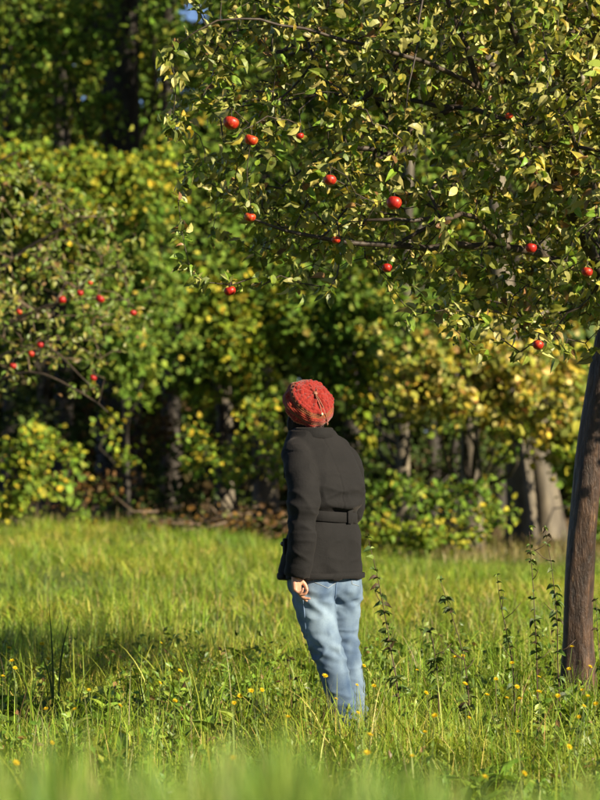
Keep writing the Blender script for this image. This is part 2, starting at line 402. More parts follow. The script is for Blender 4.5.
# ================================================================= near apple tree
TD = 14.5
TREE_C = P(597, 690, TD)
def near_apple_tree():
    r = np.random.default_rng(21)
    base = P(580, 716, TD); base[2] = float(ground_z(base[0], base[1])) - 0.05
    t = thing('apple_tree', base, 'near apple tree with dark trunk at right edge and wide leafy crown', 'tree')
    sk = Skeleton()
    trunk_pts = [base, P(579, 690, TD), P(578, 640, TD), P(579, 590, TD), P(583, 530, TD), P(590, 460, TD), P(600, 390, TD), P(610, 340, TD), P(615, 305, TD)]
    trunk_r = [0.125, 0.092, 0.079, 0.075, 0.073, 0.071, 0.070, 0.074, 0.070]
    tid = sk.chain(trunk_pts, trunk_r, step=0.05); top = tid[-1]
    Tt = sk.p[top]
    limbs = [
        ([Tt, P(588, 250, 14.3), P(560, 190, 14.0), P(543, 130, 13.8), P(520, 60, 13.6), P(498, -30, 13.4), P(470, -120, 13.2)], [.07, .062, .055, .048, .038, .028, .012]),
        ([P(560, 190, 14.0), P(515, 150, 13.7), P(480, 90, 13.5), P(462, 35, 13.4), P(440, -20, 13.3), P(400, -80, 13.2)], [.04, .036, .032, .028, .022, .01]),
        ([Tt, P(560, 262, 14.2), P(500, 246, 13.7), P(430, 247, 13.4), P(360, 243, 13.2), P(300, 236, 13.1), P(245, 218, 13.0)], [.052, .046, .038, .032, .025, .018, .008]),
        ([P(500, 246, 13.7), P(470, 216, 13.1), P(430, 220, 12.75), P(395, 221, 12.65), P(366, 221, 12.6)], [.026, .024, .02, .018, .013]),
        ([P(480, 90, 13.5), P(420, 60, 13.2), P(350, 40, 13.0), P(280, 25, 12.9), P(220, 20, 12.8), P(170, 48, 12.8)], [.026, .022, .018, .013, .009, .004]),
        ([P(543, 130, 13.8), P(470, 110, 14.4), P(390, 100, 14.7), P(310, 95, 14.8), P(230, 110, 14.9)], [.035, .028, .022, .016, .008]),
        ([Tt, P(640, 240, 14.7), P(680, 160, 15.0), P(720, 70, 15.2), P(760, -30, 15.4)], [.06, .052, .042, .03, .012]),
        ([Tt, P(600, 240, 15.2), P(570, 150, 15.8), P(540, 50, 16.1), P(520, -60, 16.3)], [.055, .046, .036, .026, .012]),
        ([P(640, 240, 14.7), P(690, 270, 14.2), P(740, 260, 13.8), P(800, 230, 13.5)], [.038, .03, .022, .01]),
        ([P(588, 250, 14.3), P(600, 215, 13.6), P(590, 170, 13.0), P(560, 110, 12.6), P(545, 50, 12.4)], [.036, .03, .024, .017, .008]),
        ([P(425, -60, 12.7), P(424, 0, 12.5), P(414, 60, 12.4), P(405, 112, 12.35)], [.014, .010, .008, .004]),
    ]
    chains = [tid]
    for pts, rr in limbs:
        N = np.array(sk.p); k = int(np.linalg.norm(N - pts[0], axis=1).argmin())
        if np.linalg.norm(N[k] - pts[0]) > 0.12:          # a limb that starts off the drawn ones: lead it to the nearest node
            pts = [N[k], (N[k] + pts[0]) / 2 + np.array([0, 0, .06])] + list(pts); rr = [rr[0] * 1.3, rr[0] * 1.2] + rr
        else: pts = [N[k]] + list(pts[1:])
        chains.append(sk.chain(pts, np.array(rr) * .5, start=k))
    main = set(i2 for c in chains for i2 in c)
    # leaf-bearing ends fill the crown
    C = np.array([1.62, 1.35, 3.15]); RAD = np.array([2.36, 2.2, 1.75])
    bx = np.array([100, 165, 190, 250, 300, 350, 400, 430, 470, 520, 560, 600, 700, 1100.]); by = np.array([200, 236, 272, 272, 268, 268, 285, 310, 330, 338, 340, 338, 330, 250.])
    n0 = 13500
    u = unit(r.standard_normal((n0, 3))) * (r.random((n0, 1)) ** 0.42); q = C + u * RAD
    px, py, d = proj(q)
    ok = (py < np.interp(px, bx, by) + r.normal(0, 5, n0) + (d - 13.2) * -6) & (px > 168 + 10 * np.sin(py * 0.06))
    hole = np.array([mnoise.noise(Vector(v * 1.9)) for v in q]); ok &= hole > -0.17
    ok &= ~((q[:, 1] > 2.3) & (r.random(n0) < 0.45))
    # low fringe ends that the photograph shows against the bright wood
    fr = np.array([P(x, y, dd) for x, y, dd in [(190, 268, 12.8), (205, 282, 12.9), (232, 285, 12.9), (300, 283, 13), (330, 288, 13), (395, 292, 13), (412, 316, 13), (430, 312, 13.1), (455, 330, 13), (480, 350, 13), (520, 352, 13.2), (540, 345, 13), (565, 350, 13.2), (590, 352, 13.4), (168, 52, 12.8), (172, 120, 12.8), (176, 130, 12.9), (178, 200, 12.8), (182, 232, 12.8), (176, 80, 12.8), (222, -6, 12.8)]])
    q = np.vstack([q[ok][:3100], fr])
    AP = [(231, 123, 12.45, .036), (251, 140, 12.4, .031), (330, 180, 12.45, .029), (394, 203, 12.4, .034), (250, 217, 12.6, .026), (387, 268, 12.8, .024), (230, 291, 12.85, .027), (531, 248, 12.55, .026), (587, 272, 12.5, .026), (538, 345, 12.9, .026), (336, 240, 12.7, .020), (300, 136, 12.7, .018), (509, 116, 12.6, .018)]
    apos = np.array([P(x, y, d2) for x, y, d2, _ in AP]); arad = np.array([a[3] for a in AP])
    aend = apos + np.stack([np.full(len(AP), .003), np.full(len(AP), .002), arad + 0.03], 1)
    q = np.vstack([q, aend]); tips = sk.grow(q, r)
    rad = sk.radii(); N = np.array(sk.p)
    # trunk and the main limbs, each a part
    tm = MB()
    ang_r = np.random.default_rng(4)
    def lump(k, a): return 1 + 0.05 * np.sin(3 * a + k * 0.07) + 0.035 * np.sin(5 * a - k * 0.16) + 0.022 * np.sin(k * 0.55 + 2 * a) + 0.10 * np.exp(-((k - 22) / 3.) ** 2) * np.maximum(0, np.cos(a - 2.2)) + 0.08 * np.exp(-((k - 13) / 2.) ** 2) * np.maximum(0, np.cos(a - 4.4)) + np.exp(-k / 4.0) * 0.20 * np.maximum(0, np.sin(4 * a + 0.5))
    tp = N[tid]; tm.tube(np.vstack([tp, tp[-1] + (tp[-1] - tp[-2]) * 1.2]), np.concatenate([rad[tid], [0.06]]), 28, lump=lump)
    part_at('trunk', tm.mesh('trunk'), M['bark_apple'], t)
    for c in chains[1:]:
        mb = MB(); pts = N[c]; rr = rad[c].copy(); rr[0] = rr[1]
        pts = pts + r.normal(0, 0.006, pts.shape) * (np.arange(len(pts)) > 0)[:, None]
        mb.tube(pts, rr, 9); part_at('branch', mb.mesh('branch'), M['twig'], t)
    tw = MB(); sk.mesh_twigs(tw, rad, main)
    part_at('twigs', tw.mesh('twigs'), M['twig'], t, 'stuff')
    # leaves
    tip_ids = [i2 for k, i2 in tips if k < len(q) - len(AP)]
    par = np.array(sk.par); dirs = unit(N - N[np.maximum(par, 0)])
    B = [leaf_batch(N[tip_ids], dirs[tip_ids], (7, 11), 0.026, 0.056, r, APPLE_COLS)]
    thin = np.array([i2 for i2 in range(len(N)) if i2 not in main and rad[i2] < 0.0075])
    sel = thin[r.random(len(thin)) < 0.72]
    B.append(leaf_batch(N[sel], dirs[sel], (1, 4), 0.018, 0.053, r, APPLE_COLS))
    ap_ids = [i2 for k, i2 in tips if k >= len(q) - len(AP)]
    B.append(leaf_batch(N[ap_ids], dirs[ap_ids], (3, 4), 0.01, 0.06, r, APPLE_COLS))
    base_, d_, n_, L_, c_ = [np.concatenate(z) for z in zip(*B)]
    # no leaf grows through or right in front of a visible apple
    mid = base_ + d_ * L_[:, None] * 0.5; lx, ly, ld = proj(mid); keep = np.ones(len(mid), bool)
    for (ax, ay, ad2, ar) in AP:
        rp = ar / ad2 * FPX
        keep &= ~((np.hypot(lx - ax, ly - ay) < rp + (3.5 if ar > .028 else .5)) & (ld < ad2 + 0.03)); keep &= np.linalg.norm(mid - P(ax, ay, ad2), axis=1) > ar + 0.02
    base_, d_, n_, L_, c_, mid = [z[keep] for z in (base_, d_, n_, L_, c_, mid)]
    lx, ly, ld = proj(mid)
    area = L_ ** 2 * np.abs(np.sum(n_ * unit(mid - np.array([0, -DP, CAMH])), 1)) / ld ** 2 * np.exp(-(np.maximum(ld - 12.3, 0)) * 0.8)
    area[(lx < 5) | (lx > 595) | (ly < 5)] = 0
    big = np.argsort(-area)[:300]; rest = np.ones(len(L_), bool); rest[big] = False
    cu = r.uniform(-0.3, 1.1, len(L_))
    part_at('foliage', leaf_cloud('foliage', base_[rest], d_[rest], n_[rest], L_[rest], c_[rest], LEAF_V, LEAF_T, cu[rest]), M['apple_leaf'], t, 'stuff')
    kinds = []
    for k in range(18):
        c = APPLE_COLS[[0, 0, 0, 0, 1, 1, 1, 1, 2, 2, 2, 2, 3, 3, 4, 5, 5, 5][k]][1]; tv = LEAF_V.copy(); cc = r.uniform(-0.1, 0.7)
        tv[:, 2] += np.abs(tv[:, 0]) * cc * 0.8 - cc * tv[:, 1] ** 2 * 0.5
        me = mesh_np('leaf', tv, LEAF_T, None, np.repeat(np.clip(np.array(c) * r.uniform(0.8, 1.2), 0, 1)[None], len(tv), 0), smooth=False); me.materials.append(M['apple_leaf']); kinds.append((np.array(c), me))
    F = leaf_frames(d_[big], n_[big])
    from mathutils import Matrix
    bl = np.array(t.location)
    for k, i2 in enumerate(big):
        me = kinds[int(np.argmin([np.abs(c - c_[i2]).sum() + r.uniform(0, .03) for c, _ in kinds]))][1]
        o = link('leaf', me, None, t); s = float(L_[i2])
        Mx = Matrix(F[k].T.tolist()).to_4x4(); o.matrix_basis = Matrix.Translation(Vector(base_[i2] - bl)) @ Mx @ Matrix.Diagonal((s, s, s, 1))
    names = ['large glossy red apple at the left of the near tree, its upper left one', 'red apple just below and right of the largest glossy one', 'orange-red apple in the middle of the near crown, left of the pale broken branch',
             'round red apple hanging just above the pale broken branch', 'orange apple low in the left part of the near crown, under the two red ones', 'small dull red apple below the dark horizontal branch, among brown leaves',
             'orange-red apple hanging lowest at the left underside of the near crown', 'red apple half hidden in leaves above the leaning trunk', 'bright red apple at the right edge of the photo above the trunk', 'red apple hanging low beside the trunk under the near crown',
             'tiny dark red apple in shade just above the dark horizontal branch', 'small shaded dark red apple right of the two red apples', 'tiny orange apple high up by the thick limb of the near tree']
    for (ax, ay, ad2, ar), nm in zip(AP, names): make_apple(P(ax, ay, ad2), ar, nm, 'apples on the near apple tree')
near_apple_tree()

# ================================================================= apple tree further back on the left
def far_apple_tree():
    r = np.random.default_rng(33); D = 25.0
    base = P(-60, 600, D); base[2] = float(ground_z(base[0], base[1])) - 0.05
    t = thing('apple_tree', base, 'blurred apple tree further back reaching in from the left edge with bare twigs', 'tree')
    sk = Skeleton()
    tid = sk.chain([base, P(-62, 540, D), P(-58, 470, D), P(-66, 410, D)], [.15, .12, .11, .10], step=0.12); T0 = sk.p[-1]
    limbs = [([T0, P(-20, 370, 24.6), P(40, 345, 24.3), P(90, 385, 24)], [.06, .045, .03, .008]),
             ([T0, P(-30, 350, 24.8), P(20, 318, 24.6), P(70, 300, 24.4), P(130, 300, 24.2)], [.06, .045, .035, .022, .008]),
             ([T0, P(-40, 330, 25), P(0, 270, 25), P(50, 235, 24.8), P(95, 215, 24.7)], [.07, .055, .04, .024, .008]),
             ([T0, P(-70, 320, 25.2), P(-50, 230, 25.4), P(-10, 170, 25.4), P(20, 150, 25.3)], [.07, .055, .04, .024, .008]),
             ([T0, P(-100, 330, 25.4), P(-140, 250, 25.8), P(-180, 180, 26)], [.07, .055, .04, .01]),
             ([T0, P(-90, 380, 24.6), P(-130, 350, 23.8), P(-170, 330, 23.4)], [.06, .045, .03, .01]),
             ([T0, P(-30, 395, 24.2), P(30, 372, 23.8), P(85, 395, 23.6), P(108, 412, 23.5)], [.05, .036, .024, .016, .006])]
    chains = [tid]
    for pts, rr in limbs: chains.append(sk.chain(pts, np.array(rr) * .5, start=tid[-1], step=0.12))
    main = set(i2 for c in chains for i2 in c)
    C = P(-70, 290, 25.0); n0 = 2600
    q = C + unit(r.standard_normal((n0, 3))) * (r.random((n0, 1)) ** 0.45) * np.array([2.05, 1.8, 1.35]); px, py, d = proj(q)
    ok = py < np.interp(px, [-400, 0, 60, 110, 160], [380, 400, 405, 405, 330]); q = q[ok][:800]
    AP = [(62, 300, 23.4, .036), (80, 293, 23.4, .030), (100, 299, 23.3, .040), (133, 313, 23.5, .031), (19, 312, 23.4, .026), (31, 354, 23.3, .028), (93, 378, 23.3, .030), (13, 366, 23.3, .030), (90, 283, 23.6, .024), (40, 345, 23.4, .028)]
    apos = np.array([P(a[0], a[1], a[2]) for a in AP]); arad = np.array([a[3] for a in AP])
    q = np.vstack([q, apos + np.stack([np.full(len(AP), .003), np.full(len(AP), .002), arad + .03], 1)]); tips = sk.grow(q, r, step=0.12, wob=0.03)
    rad = sk.radii(tip=0.0030); N = np.array(sk.p)
    tm = MB(); tm.tube(N[tid], rad[tid], 14); part_at('trunk', tm.mesh('trunk'), M['bark_apple'], t)
    for c in chains[1:]:
        mb = MB(); rr = rad[c].copy(); rr[0] = rr[1]; mb.tube(N[c], rr, 7); part_at('branch', mb.mesh('branch'), M['twig'], t)
    tw = MB(); sk.mesh_twigs(tw, rad, main); part_at('twigs', tw.mesh('twigs'), M['stick'], t, 'stuff')
    par = np.array(sk.par); dirs = unit(N - N[np.maximum(par, 0)])
    ids = [i2 for k, i2 in tips]; cols = [(5, (0.095, 0.14, 0.02)), (3, (0.16, 0.18, 0.03)), (1.5, (0.25, 0.22, 0.045)), (1, (0.15, 0.095, 0.035))]
    B = [leaf_batch(N[ids], dirs[ids], (3, 6), 0.04, 0.062, r, cols)]
    thin = np.array([i2 for i2 in range(len(N)) if i2 not in main]); sel = thin[r.random(len(thin)) < 0.6]
    B.append(leaf_batch(N[sel], dirs[sel], (1, 2), 0.02, 0.065, r, cols))
    b_, d_, n_, L_, c_ = [np.concatenate(z) for z in zip(*B)]
    mid = b_ + d_ * L_[:, None] * .5; lx, ly, ld = proj(mid); keep = np.ones(len(mid), bool)
    for (ax, ay, ad2, ar) in AP: keep &= ~((np.hypot(lx - ax, ly - ay) < ar / ad2 * FPX + 2) & (ld < ad2 + .04))
    part_at('foliage', leaf_cloud('foliage', b_[keep], d_[keep], n_[keep], L_[keep], c_[keep], LEAF_V, LEAF_T, r.uniform(0, .7, keep.sum())), M['apple_leaf'], t, 'stuff')
    names = ['blurred red apple on the far left tree, left of a close trio', 'small blurred red apple, middle of the close trio on the far left tree', 'largest blurred red apple on the far left tree, right of the trio', 'blurred red apple furthest right on the far left tree',
             'faint red apple near the left edge, level with the blurred trio', 'small blurred red apple near the left edge below the blurred trio', 'blurred red apple hanging lowest on the far left tree, on the dark wood', 'dull red apple lowest at the left edge of the photo',
             'tiny red apple just above the blurred trio on the far left tree', 'blurred orange-red apple below the blurred trio on the far left tree']
    for (ax, ay, ad2, ar), nm in zip(AP, names): make_apple(P(ax, ay, ad2), ar, nm, 'apples on the far left apple tree')
far_apple_tree()

# ================================================================= the wood
YG = [(4, (0.17, 0.22, 0.02)), (5, (0.10, 0.16, 0.018)), (1.8, (0.29, 0.27, 0.025)), (.8, (0.44, 0.34, 0.03))]
GR = [(5, (0.075, 0.135, 0.016)), (4, (0.115, 0.175, 0.02)), (1.4, (0.18, 0.21, 0.03)), (0.5, (0.32, 0.26, 0.03))]
YE = [(3, (0.24, 0.23, 0.03)), (2, (0.40, 0.31, 0.04)), (2, (0.45, 0.38, 0.12)), (4, (0.13, 0.16, 0.025)), (0.7, (0.24, 0.13, 0.03))]
BR = [(3, (0.10, 0.055, 0.02)), (2, (0.15, 0.08, 0.02)), (2, (0.07, 0.08, 0.02))]
DG = [(3, (0.03, 0.05, 0.010)), (2, (0.045, 0.07, 0.014)), (1, (0.05, 0.04, 0.015))]  # dark greens: shade of the wood's interior put into the leaf colour
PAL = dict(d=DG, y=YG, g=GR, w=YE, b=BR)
def wood_tree(label, foot, trunk_px, clumps, cat='tree', name='broadleaf_tree', mat='bark_wood', leaf=0.082, shape='broad', group=None, seed=0, dens=1.0, stems=1, flare=1.0):
    """foot = (px, depth); trunk_px = [(px, py, radius)]; clumps = [(px, py, depth, rx_px, ry_px, leaves, palette)]"""
    r = np.random.default_rng(seed + 100)
    fx, D = foot; base = P(fx, 560, D); base[2] = float(ground_z(base[0], base[1])) - 0.06
    t = thing(name, base, label, cat, group)
    if trunk_px:
        pts = [base] + [P(x, y, D) for x, y, _ in trunk_px]; rr = [trunk_px[0][2] * 1.25 * flare] + [q[2] for q in trunk_px]
        pts, rr = resample(pts, rr, 0.25); mb = MB()
        mb.tube(pts, rr, 16, lump=lambda k, a: 1 + 0.07 * np.sin(3 * a + k * .12 + seed) + 0.05 * np.sin(5 * a - k * .2) + (flare - 1) * .25 * np.exp(-k / 3.) * np.sin(4 * a + seed))
        part_at('trunk', mb.mesh('trunk'), M[mat], t)
    else:
        pts = np.array([base, base + [0, 0, .3]])
    mbb = MB(); Bs = []
    for (cx, cy, cd, rx, ry, n, pal) in clumps:
        n = int(n * dens * (1.3 if trunk_px and -60 < cx < 660 and cy > -40 and pal != 'd' else 0.75 if not trunk_px and pal in 'yg' else 1.0)); c = P(cx, cy, cd); R = np.array([rx / FPX * cd, 0.55 * (rx + ry) / 2 / FPX * cd + 0.25, ry / FPX * cd])
        src = pts[int(np.argmin(np.linalg.norm(pts - (c - np.array([0, 0, .5 * np.linalg.norm(c - base)])), axis=1)))]
        L = np.linalg.norm(c - src); w = r.standard_normal(3) * 0.08 * L
        lp, lr = resample([src, src * .6 + c * .4 + w + r.standard_normal(3) * .05 * L, src * .25 + c * .75 - w * .7 + np.array([0, 0, .10 * L]), c], [0.035 if trunk_px else .015, 0.022, 0.014, 0.007], 0.25)
        mbb.tube(lp, lr, 6)
        ends = c + r.standard_normal((max(3, n // 40), 3)) * R * 0.62
        for e in ends: mbb.tube([c, (c + e) / 2 + r.standard_normal(3) * .06, e], [0.009, 0.006, 0.003], 4, cap=False)
        k = r.integers(0, len(ends), n)
        p = ends[k] + r.standard_normal((n, 3)) * (R * 0.13 + .05)
        f = r.random(n) < 0.22; p[f] = c + r.standard_normal((f.sum(), 3)) * R * 0.55
        p[:, 2] = np.maximum(p[:, 2], ground_z(p[:, 0], p[:, 1]) + 0.03)
        d = unit(r.standard_normal((n, 3)) * 0.7 + unit(p - c) * 0.5 + np.array([0, 0, -.4]))
        nm = unit(r.standard_normal((n, 3)) * 0.55 + np.array([0.35, -0.45, 0.6]))
        Bs.append((p, d, nm, leaf * np.clip(1 + .3 * r.standard_normal(n), .4, 1.7), pick(n, PAL[pal], 0.22, r)))
    if clumps:
        part_at('branches', mbb.mesh('branches'), M['bark_dark'], t)
        p, d, nm, L, c = [np.concatenate(z) for z in zip(*Bs)]
        sx, sy, sd = proj(p); keep = ~((np.hypot((sx - 199) / 15, (sy - 14) / 12) < 1) & (sd > 30))
        tv, tt = (BROAD_V, BROAD_T) if shape == 'broad' else (LOBE_V, LOBE_T)
        part_at('foliage', leaf_cloud('foliage', p[keep], d[keep], nm[keep], L[keep], c[keep], tv, tt, r.uniform(-.2, .6, keep.sum())), M['wood_leaf'], t, 'stuff')
    return t
G = 'trees of the wood edge'
# tall trunks whose unseen upper crown clumps are added to shade the interior
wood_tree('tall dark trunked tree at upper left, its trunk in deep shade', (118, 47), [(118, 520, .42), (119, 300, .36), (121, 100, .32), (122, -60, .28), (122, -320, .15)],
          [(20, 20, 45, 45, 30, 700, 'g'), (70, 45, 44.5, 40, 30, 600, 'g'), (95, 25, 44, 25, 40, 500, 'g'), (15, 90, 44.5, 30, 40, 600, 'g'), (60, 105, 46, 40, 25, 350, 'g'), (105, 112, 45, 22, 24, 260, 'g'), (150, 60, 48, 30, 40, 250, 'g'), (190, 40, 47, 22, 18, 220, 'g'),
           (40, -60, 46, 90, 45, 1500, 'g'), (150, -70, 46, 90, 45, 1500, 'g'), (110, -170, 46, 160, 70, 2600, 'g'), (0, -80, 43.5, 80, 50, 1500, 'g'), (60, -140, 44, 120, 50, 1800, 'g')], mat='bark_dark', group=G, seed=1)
wood_tree('leafy tree with sunlit yellow-green band of leaves at left', (40, 42.5), [(40, 480, .10), (44, 380, .09), (52, 260, .07), (60, 190, .04)],
          [(20, 165, 41.2, 30, 22, 620, 'y'), (60, 175, 40.8, 32, 20, 700, 'y'), (100, 168, 41, 24, 18, 480, 'y'), (25, 205, 41, 34, 22, 700, 'y'), (75, 208, 40.7, 34, 20, 760, 'y'), (120, 195, 41, 26, 26, 620, 'y'), (155, 180, 41.3, 24, 22, 430, 'y'), (148, 222, 41, 28, 24, 560, 'g'), (60, 250, 41.2, 60, 26, 800, 'y'),
           (0, 260, 41.5, 40, 40, 600, 'g'), (20, 315, 42, 50, 40, 600, 'g'), (-30, 180, 41.5, 40, 60, 700, 'y')], group=G, seed=2)
wood_tree('green maple sapling behind the blurred red apples at left', (128, 40.5), [(127, 480, .045), (124, 400, .04), (120, 330, .03)],
          [(118, 335, 39.5, 34, 26, 600, 'g'), (105, 300, 39.8, 30, 22, 420, 'g'), (135, 365, 39.6, 24, 22, 380, 'g'), (150, 300, 40, 24, 36, 460, 'g'), (160, 250, 40.4, 22, 34, 420, 'g'), (120, 262, 40.4, 36, 22, 500, 'g')], group=G, seed=3, shape='lobe', leaf=0.10, mat='bark_dark')
wood_tree('tree with pale trunk behind the person and green-yellow leaves left of the red hat', (225, 43), [(225, 470, .15), (224, 420, .12), (222, 340, .11), (225, 200, .09)],
          [(190, 300, 41, 24, 20, 460, 'y'), (222, 318, 40.8, 28, 20, 620, 'y'), (262, 305, 41, 26, 22, 560, 'y'), (200, 345, 40.8, 26, 18, 420, 'g'), (240, 352, 40.6, 28, 18, 560, 'y'), (276, 345, 40.8, 26, 22, 560, 'y'), (215, 268, 41.5, 40, 26, 620, 'g'), (258, 390, 40.6, 18, 20, 260, 'y'), (182, 384, 41, 16, 14, 150, 'g'), (200, 400, 41, 26, 12, 160, 'y'),
           (205, 195, 42.5, 40, 60, 1100, 'g'), (250, 150, 43, 60, 90, 1500, 'g'), (260, 240, 42, 40, 30, 700, 'g'), (230, 40, 43, 60, 50, 1300, 'g'), (300, -40, 43, 110, 50, 2200, 'g')], group=G, seed=4, shape='lobe', leaf=0.092)
wood_tree('stout blurred trunk low in the dark gap left of the person', (265, 45), [(265, 505, .21), (264, 440, .18), (262, 300, .16), (262, 100, .14), (262, -100, .10)],
          [(205, -50, 46, 60, 40, 1100, 'g'), (300, -80, 46, 120, 70, 2200, 'g'), (330, 60, 46, 80, 60, 1200, 'g'), (330, 150, 45, 60, 60, 900, 'g')], group=G, seed=5)
wood_tree('tree with a straight pale sunlit trunk just right of the person', (403, 39.5), [(403, 520, .11), (403, 450, .095), (405, 400, .09), (406, 300, .08), (410, 150, .06)],
          [(318, 315, 40.5, 28, 26, 620, 'g'), (350, 325, 40.3, 30, 26, 700, 'g'), (385, 318, 40.5, 28, 22, 560, 'g'), (345, 365, 40.5, 28, 24, 460, 'g'), (375, 362, 40.3, 24, 22, 420, 'y'), (420, 330, 40.6, 28, 22, 520, 'g'), (360, 400, 40.5, 18, 20, 200, 'y'), (405, 378, 38.6, 22, 16, 200, 'y'), (410, 345, 38.8, 24, 18, 240, 'g'), (405, 305, 39, 24, 18, 220, 'g'), (345, 270, 41, 60, 28, 800, 'g'), (430, 280, 42, 50, 40, 800, 'g'), (400, 180, 42, 80, 50, 1600, 'g'), (420, 60, 42.5, 90, 60, 1900, 'g'), (450, -60, 43, 110, 60, 2300, 'g'), (330, -130, 42, 110, 60, 2400, 'g'), (480, -190, 42, 120, 80, 2600, 'g')], group=G, seed=6, leaf=0.092)
wood_tree('yellowing tree with pale leaves and brown twigs under the near crown', (470, 38.5), [(471, 510, .17), (470, 450, .13), (468, 410, .11), (462, 360, .07)],
          [(405, 372, 36.5, 26, 20, 260, 'w'), (440, 368, 36.2, 28, 22, 320, 'w'), (478, 372, 36.5, 28, 24, 340, 'w'), (515, 375, 36.6, 28, 24, 340, 'w'), (420, 405, 36.6, 26, 16, 190, 'w'), (460, 402, 36.4, 28, 18, 240, 'w'), (500, 410, 36.5, 30, 18, 280, 'w'), (545, 400, 36.5, 30, 26, 340, 'w'), (470, 335, 37, 60, 22, 420, 'w'), (550, 360, 37, 40, 24, 360, 'w')], group=G, seed=7, leaf=0.092)
wood_tree('yellow-green leafy tree behind the near trunk at right', (610, 40), [(610, 520, .12), (606, 440, .10), (600, 380, .07)],
          [(535, 436, 38.5, 30, 16, 240, 'y'), (570, 425, 38.4, 28, 22, 360, 'w'), (600, 420, 38.5, 28, 30, 460, 'y'), (585, 462, 38.8, 16, 20, 160, 'g'), (600, 470, 38.8, 24, 30, 360, 'g'), (650, 420, 39, 40, 60, 900, 'y'), (720, 220, 41, 60, 80, 1600, 'g'), (740, 80, 41.5, 90, 80, 2200, 'g'), (720, 500, 40, 40, 30, 500, 'g'), (590, 370, 39, 40, 30, 500, 'y'), (500, 428, 39, 24, 10, 100, 'g'), (600, 520, 39, 24, 20, 220, 'g')], group=G, seed=8)
wood_tree('stout forked grey trunk beside the near trunk, wide at its foot', (522, 41), [(522, 535, .25), (521, 500, .215), (518, 460, .19), (512, 400, .19), (500, 250, .16), (490, 50, .12)],
          [(450, 180, 43, 80, 70, 1500, 'g'), (520, 280, 42.5, 70, 50, 1100, 'y'), (560, 120, 43, 90, 90, 1800, 'g'), (480, 20, 44, 110, 60, 1800, 'g'), (560, -60, 42, 110, 70, 2600, 'g'), (620, -180, 42, 120, 80, 2600, 'g')], group=G, seed=9, flare=1.1)
wood_tree('second stem of the stout grey pair, leaning left above a spread foot', (549, 41.6), [(549, 535, .27), (545, 500, .215), (539, 460, .19), (534, 400, .18), (545, 250, .16), (560, 80, .12)],
          [(600, 230, 43, 60, 60, 1000, 'g'), (640, 120, 44, 80, 90, 1400, 'g'), (600, -60, 44, 120, 60, 1700, 'g'), (740, -90, 42, 110, 80, 2600, 'g'), (420, -60, 44, 90, 60, 1500, 'g')], group=G, seed=10, flare=1.2)
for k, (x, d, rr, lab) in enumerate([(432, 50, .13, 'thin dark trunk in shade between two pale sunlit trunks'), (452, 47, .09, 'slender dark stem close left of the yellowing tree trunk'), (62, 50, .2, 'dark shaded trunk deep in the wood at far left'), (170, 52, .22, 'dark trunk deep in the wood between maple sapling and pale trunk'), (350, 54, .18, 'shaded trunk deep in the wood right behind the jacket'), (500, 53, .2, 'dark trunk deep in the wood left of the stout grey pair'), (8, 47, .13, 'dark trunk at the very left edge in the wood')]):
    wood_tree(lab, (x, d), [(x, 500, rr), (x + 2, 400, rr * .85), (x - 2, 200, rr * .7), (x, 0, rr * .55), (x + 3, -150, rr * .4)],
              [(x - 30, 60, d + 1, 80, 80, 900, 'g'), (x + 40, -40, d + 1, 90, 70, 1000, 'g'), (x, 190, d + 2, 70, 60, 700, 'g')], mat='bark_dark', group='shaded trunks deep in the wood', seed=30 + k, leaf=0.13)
SB = 'shrubs along the wood edge'
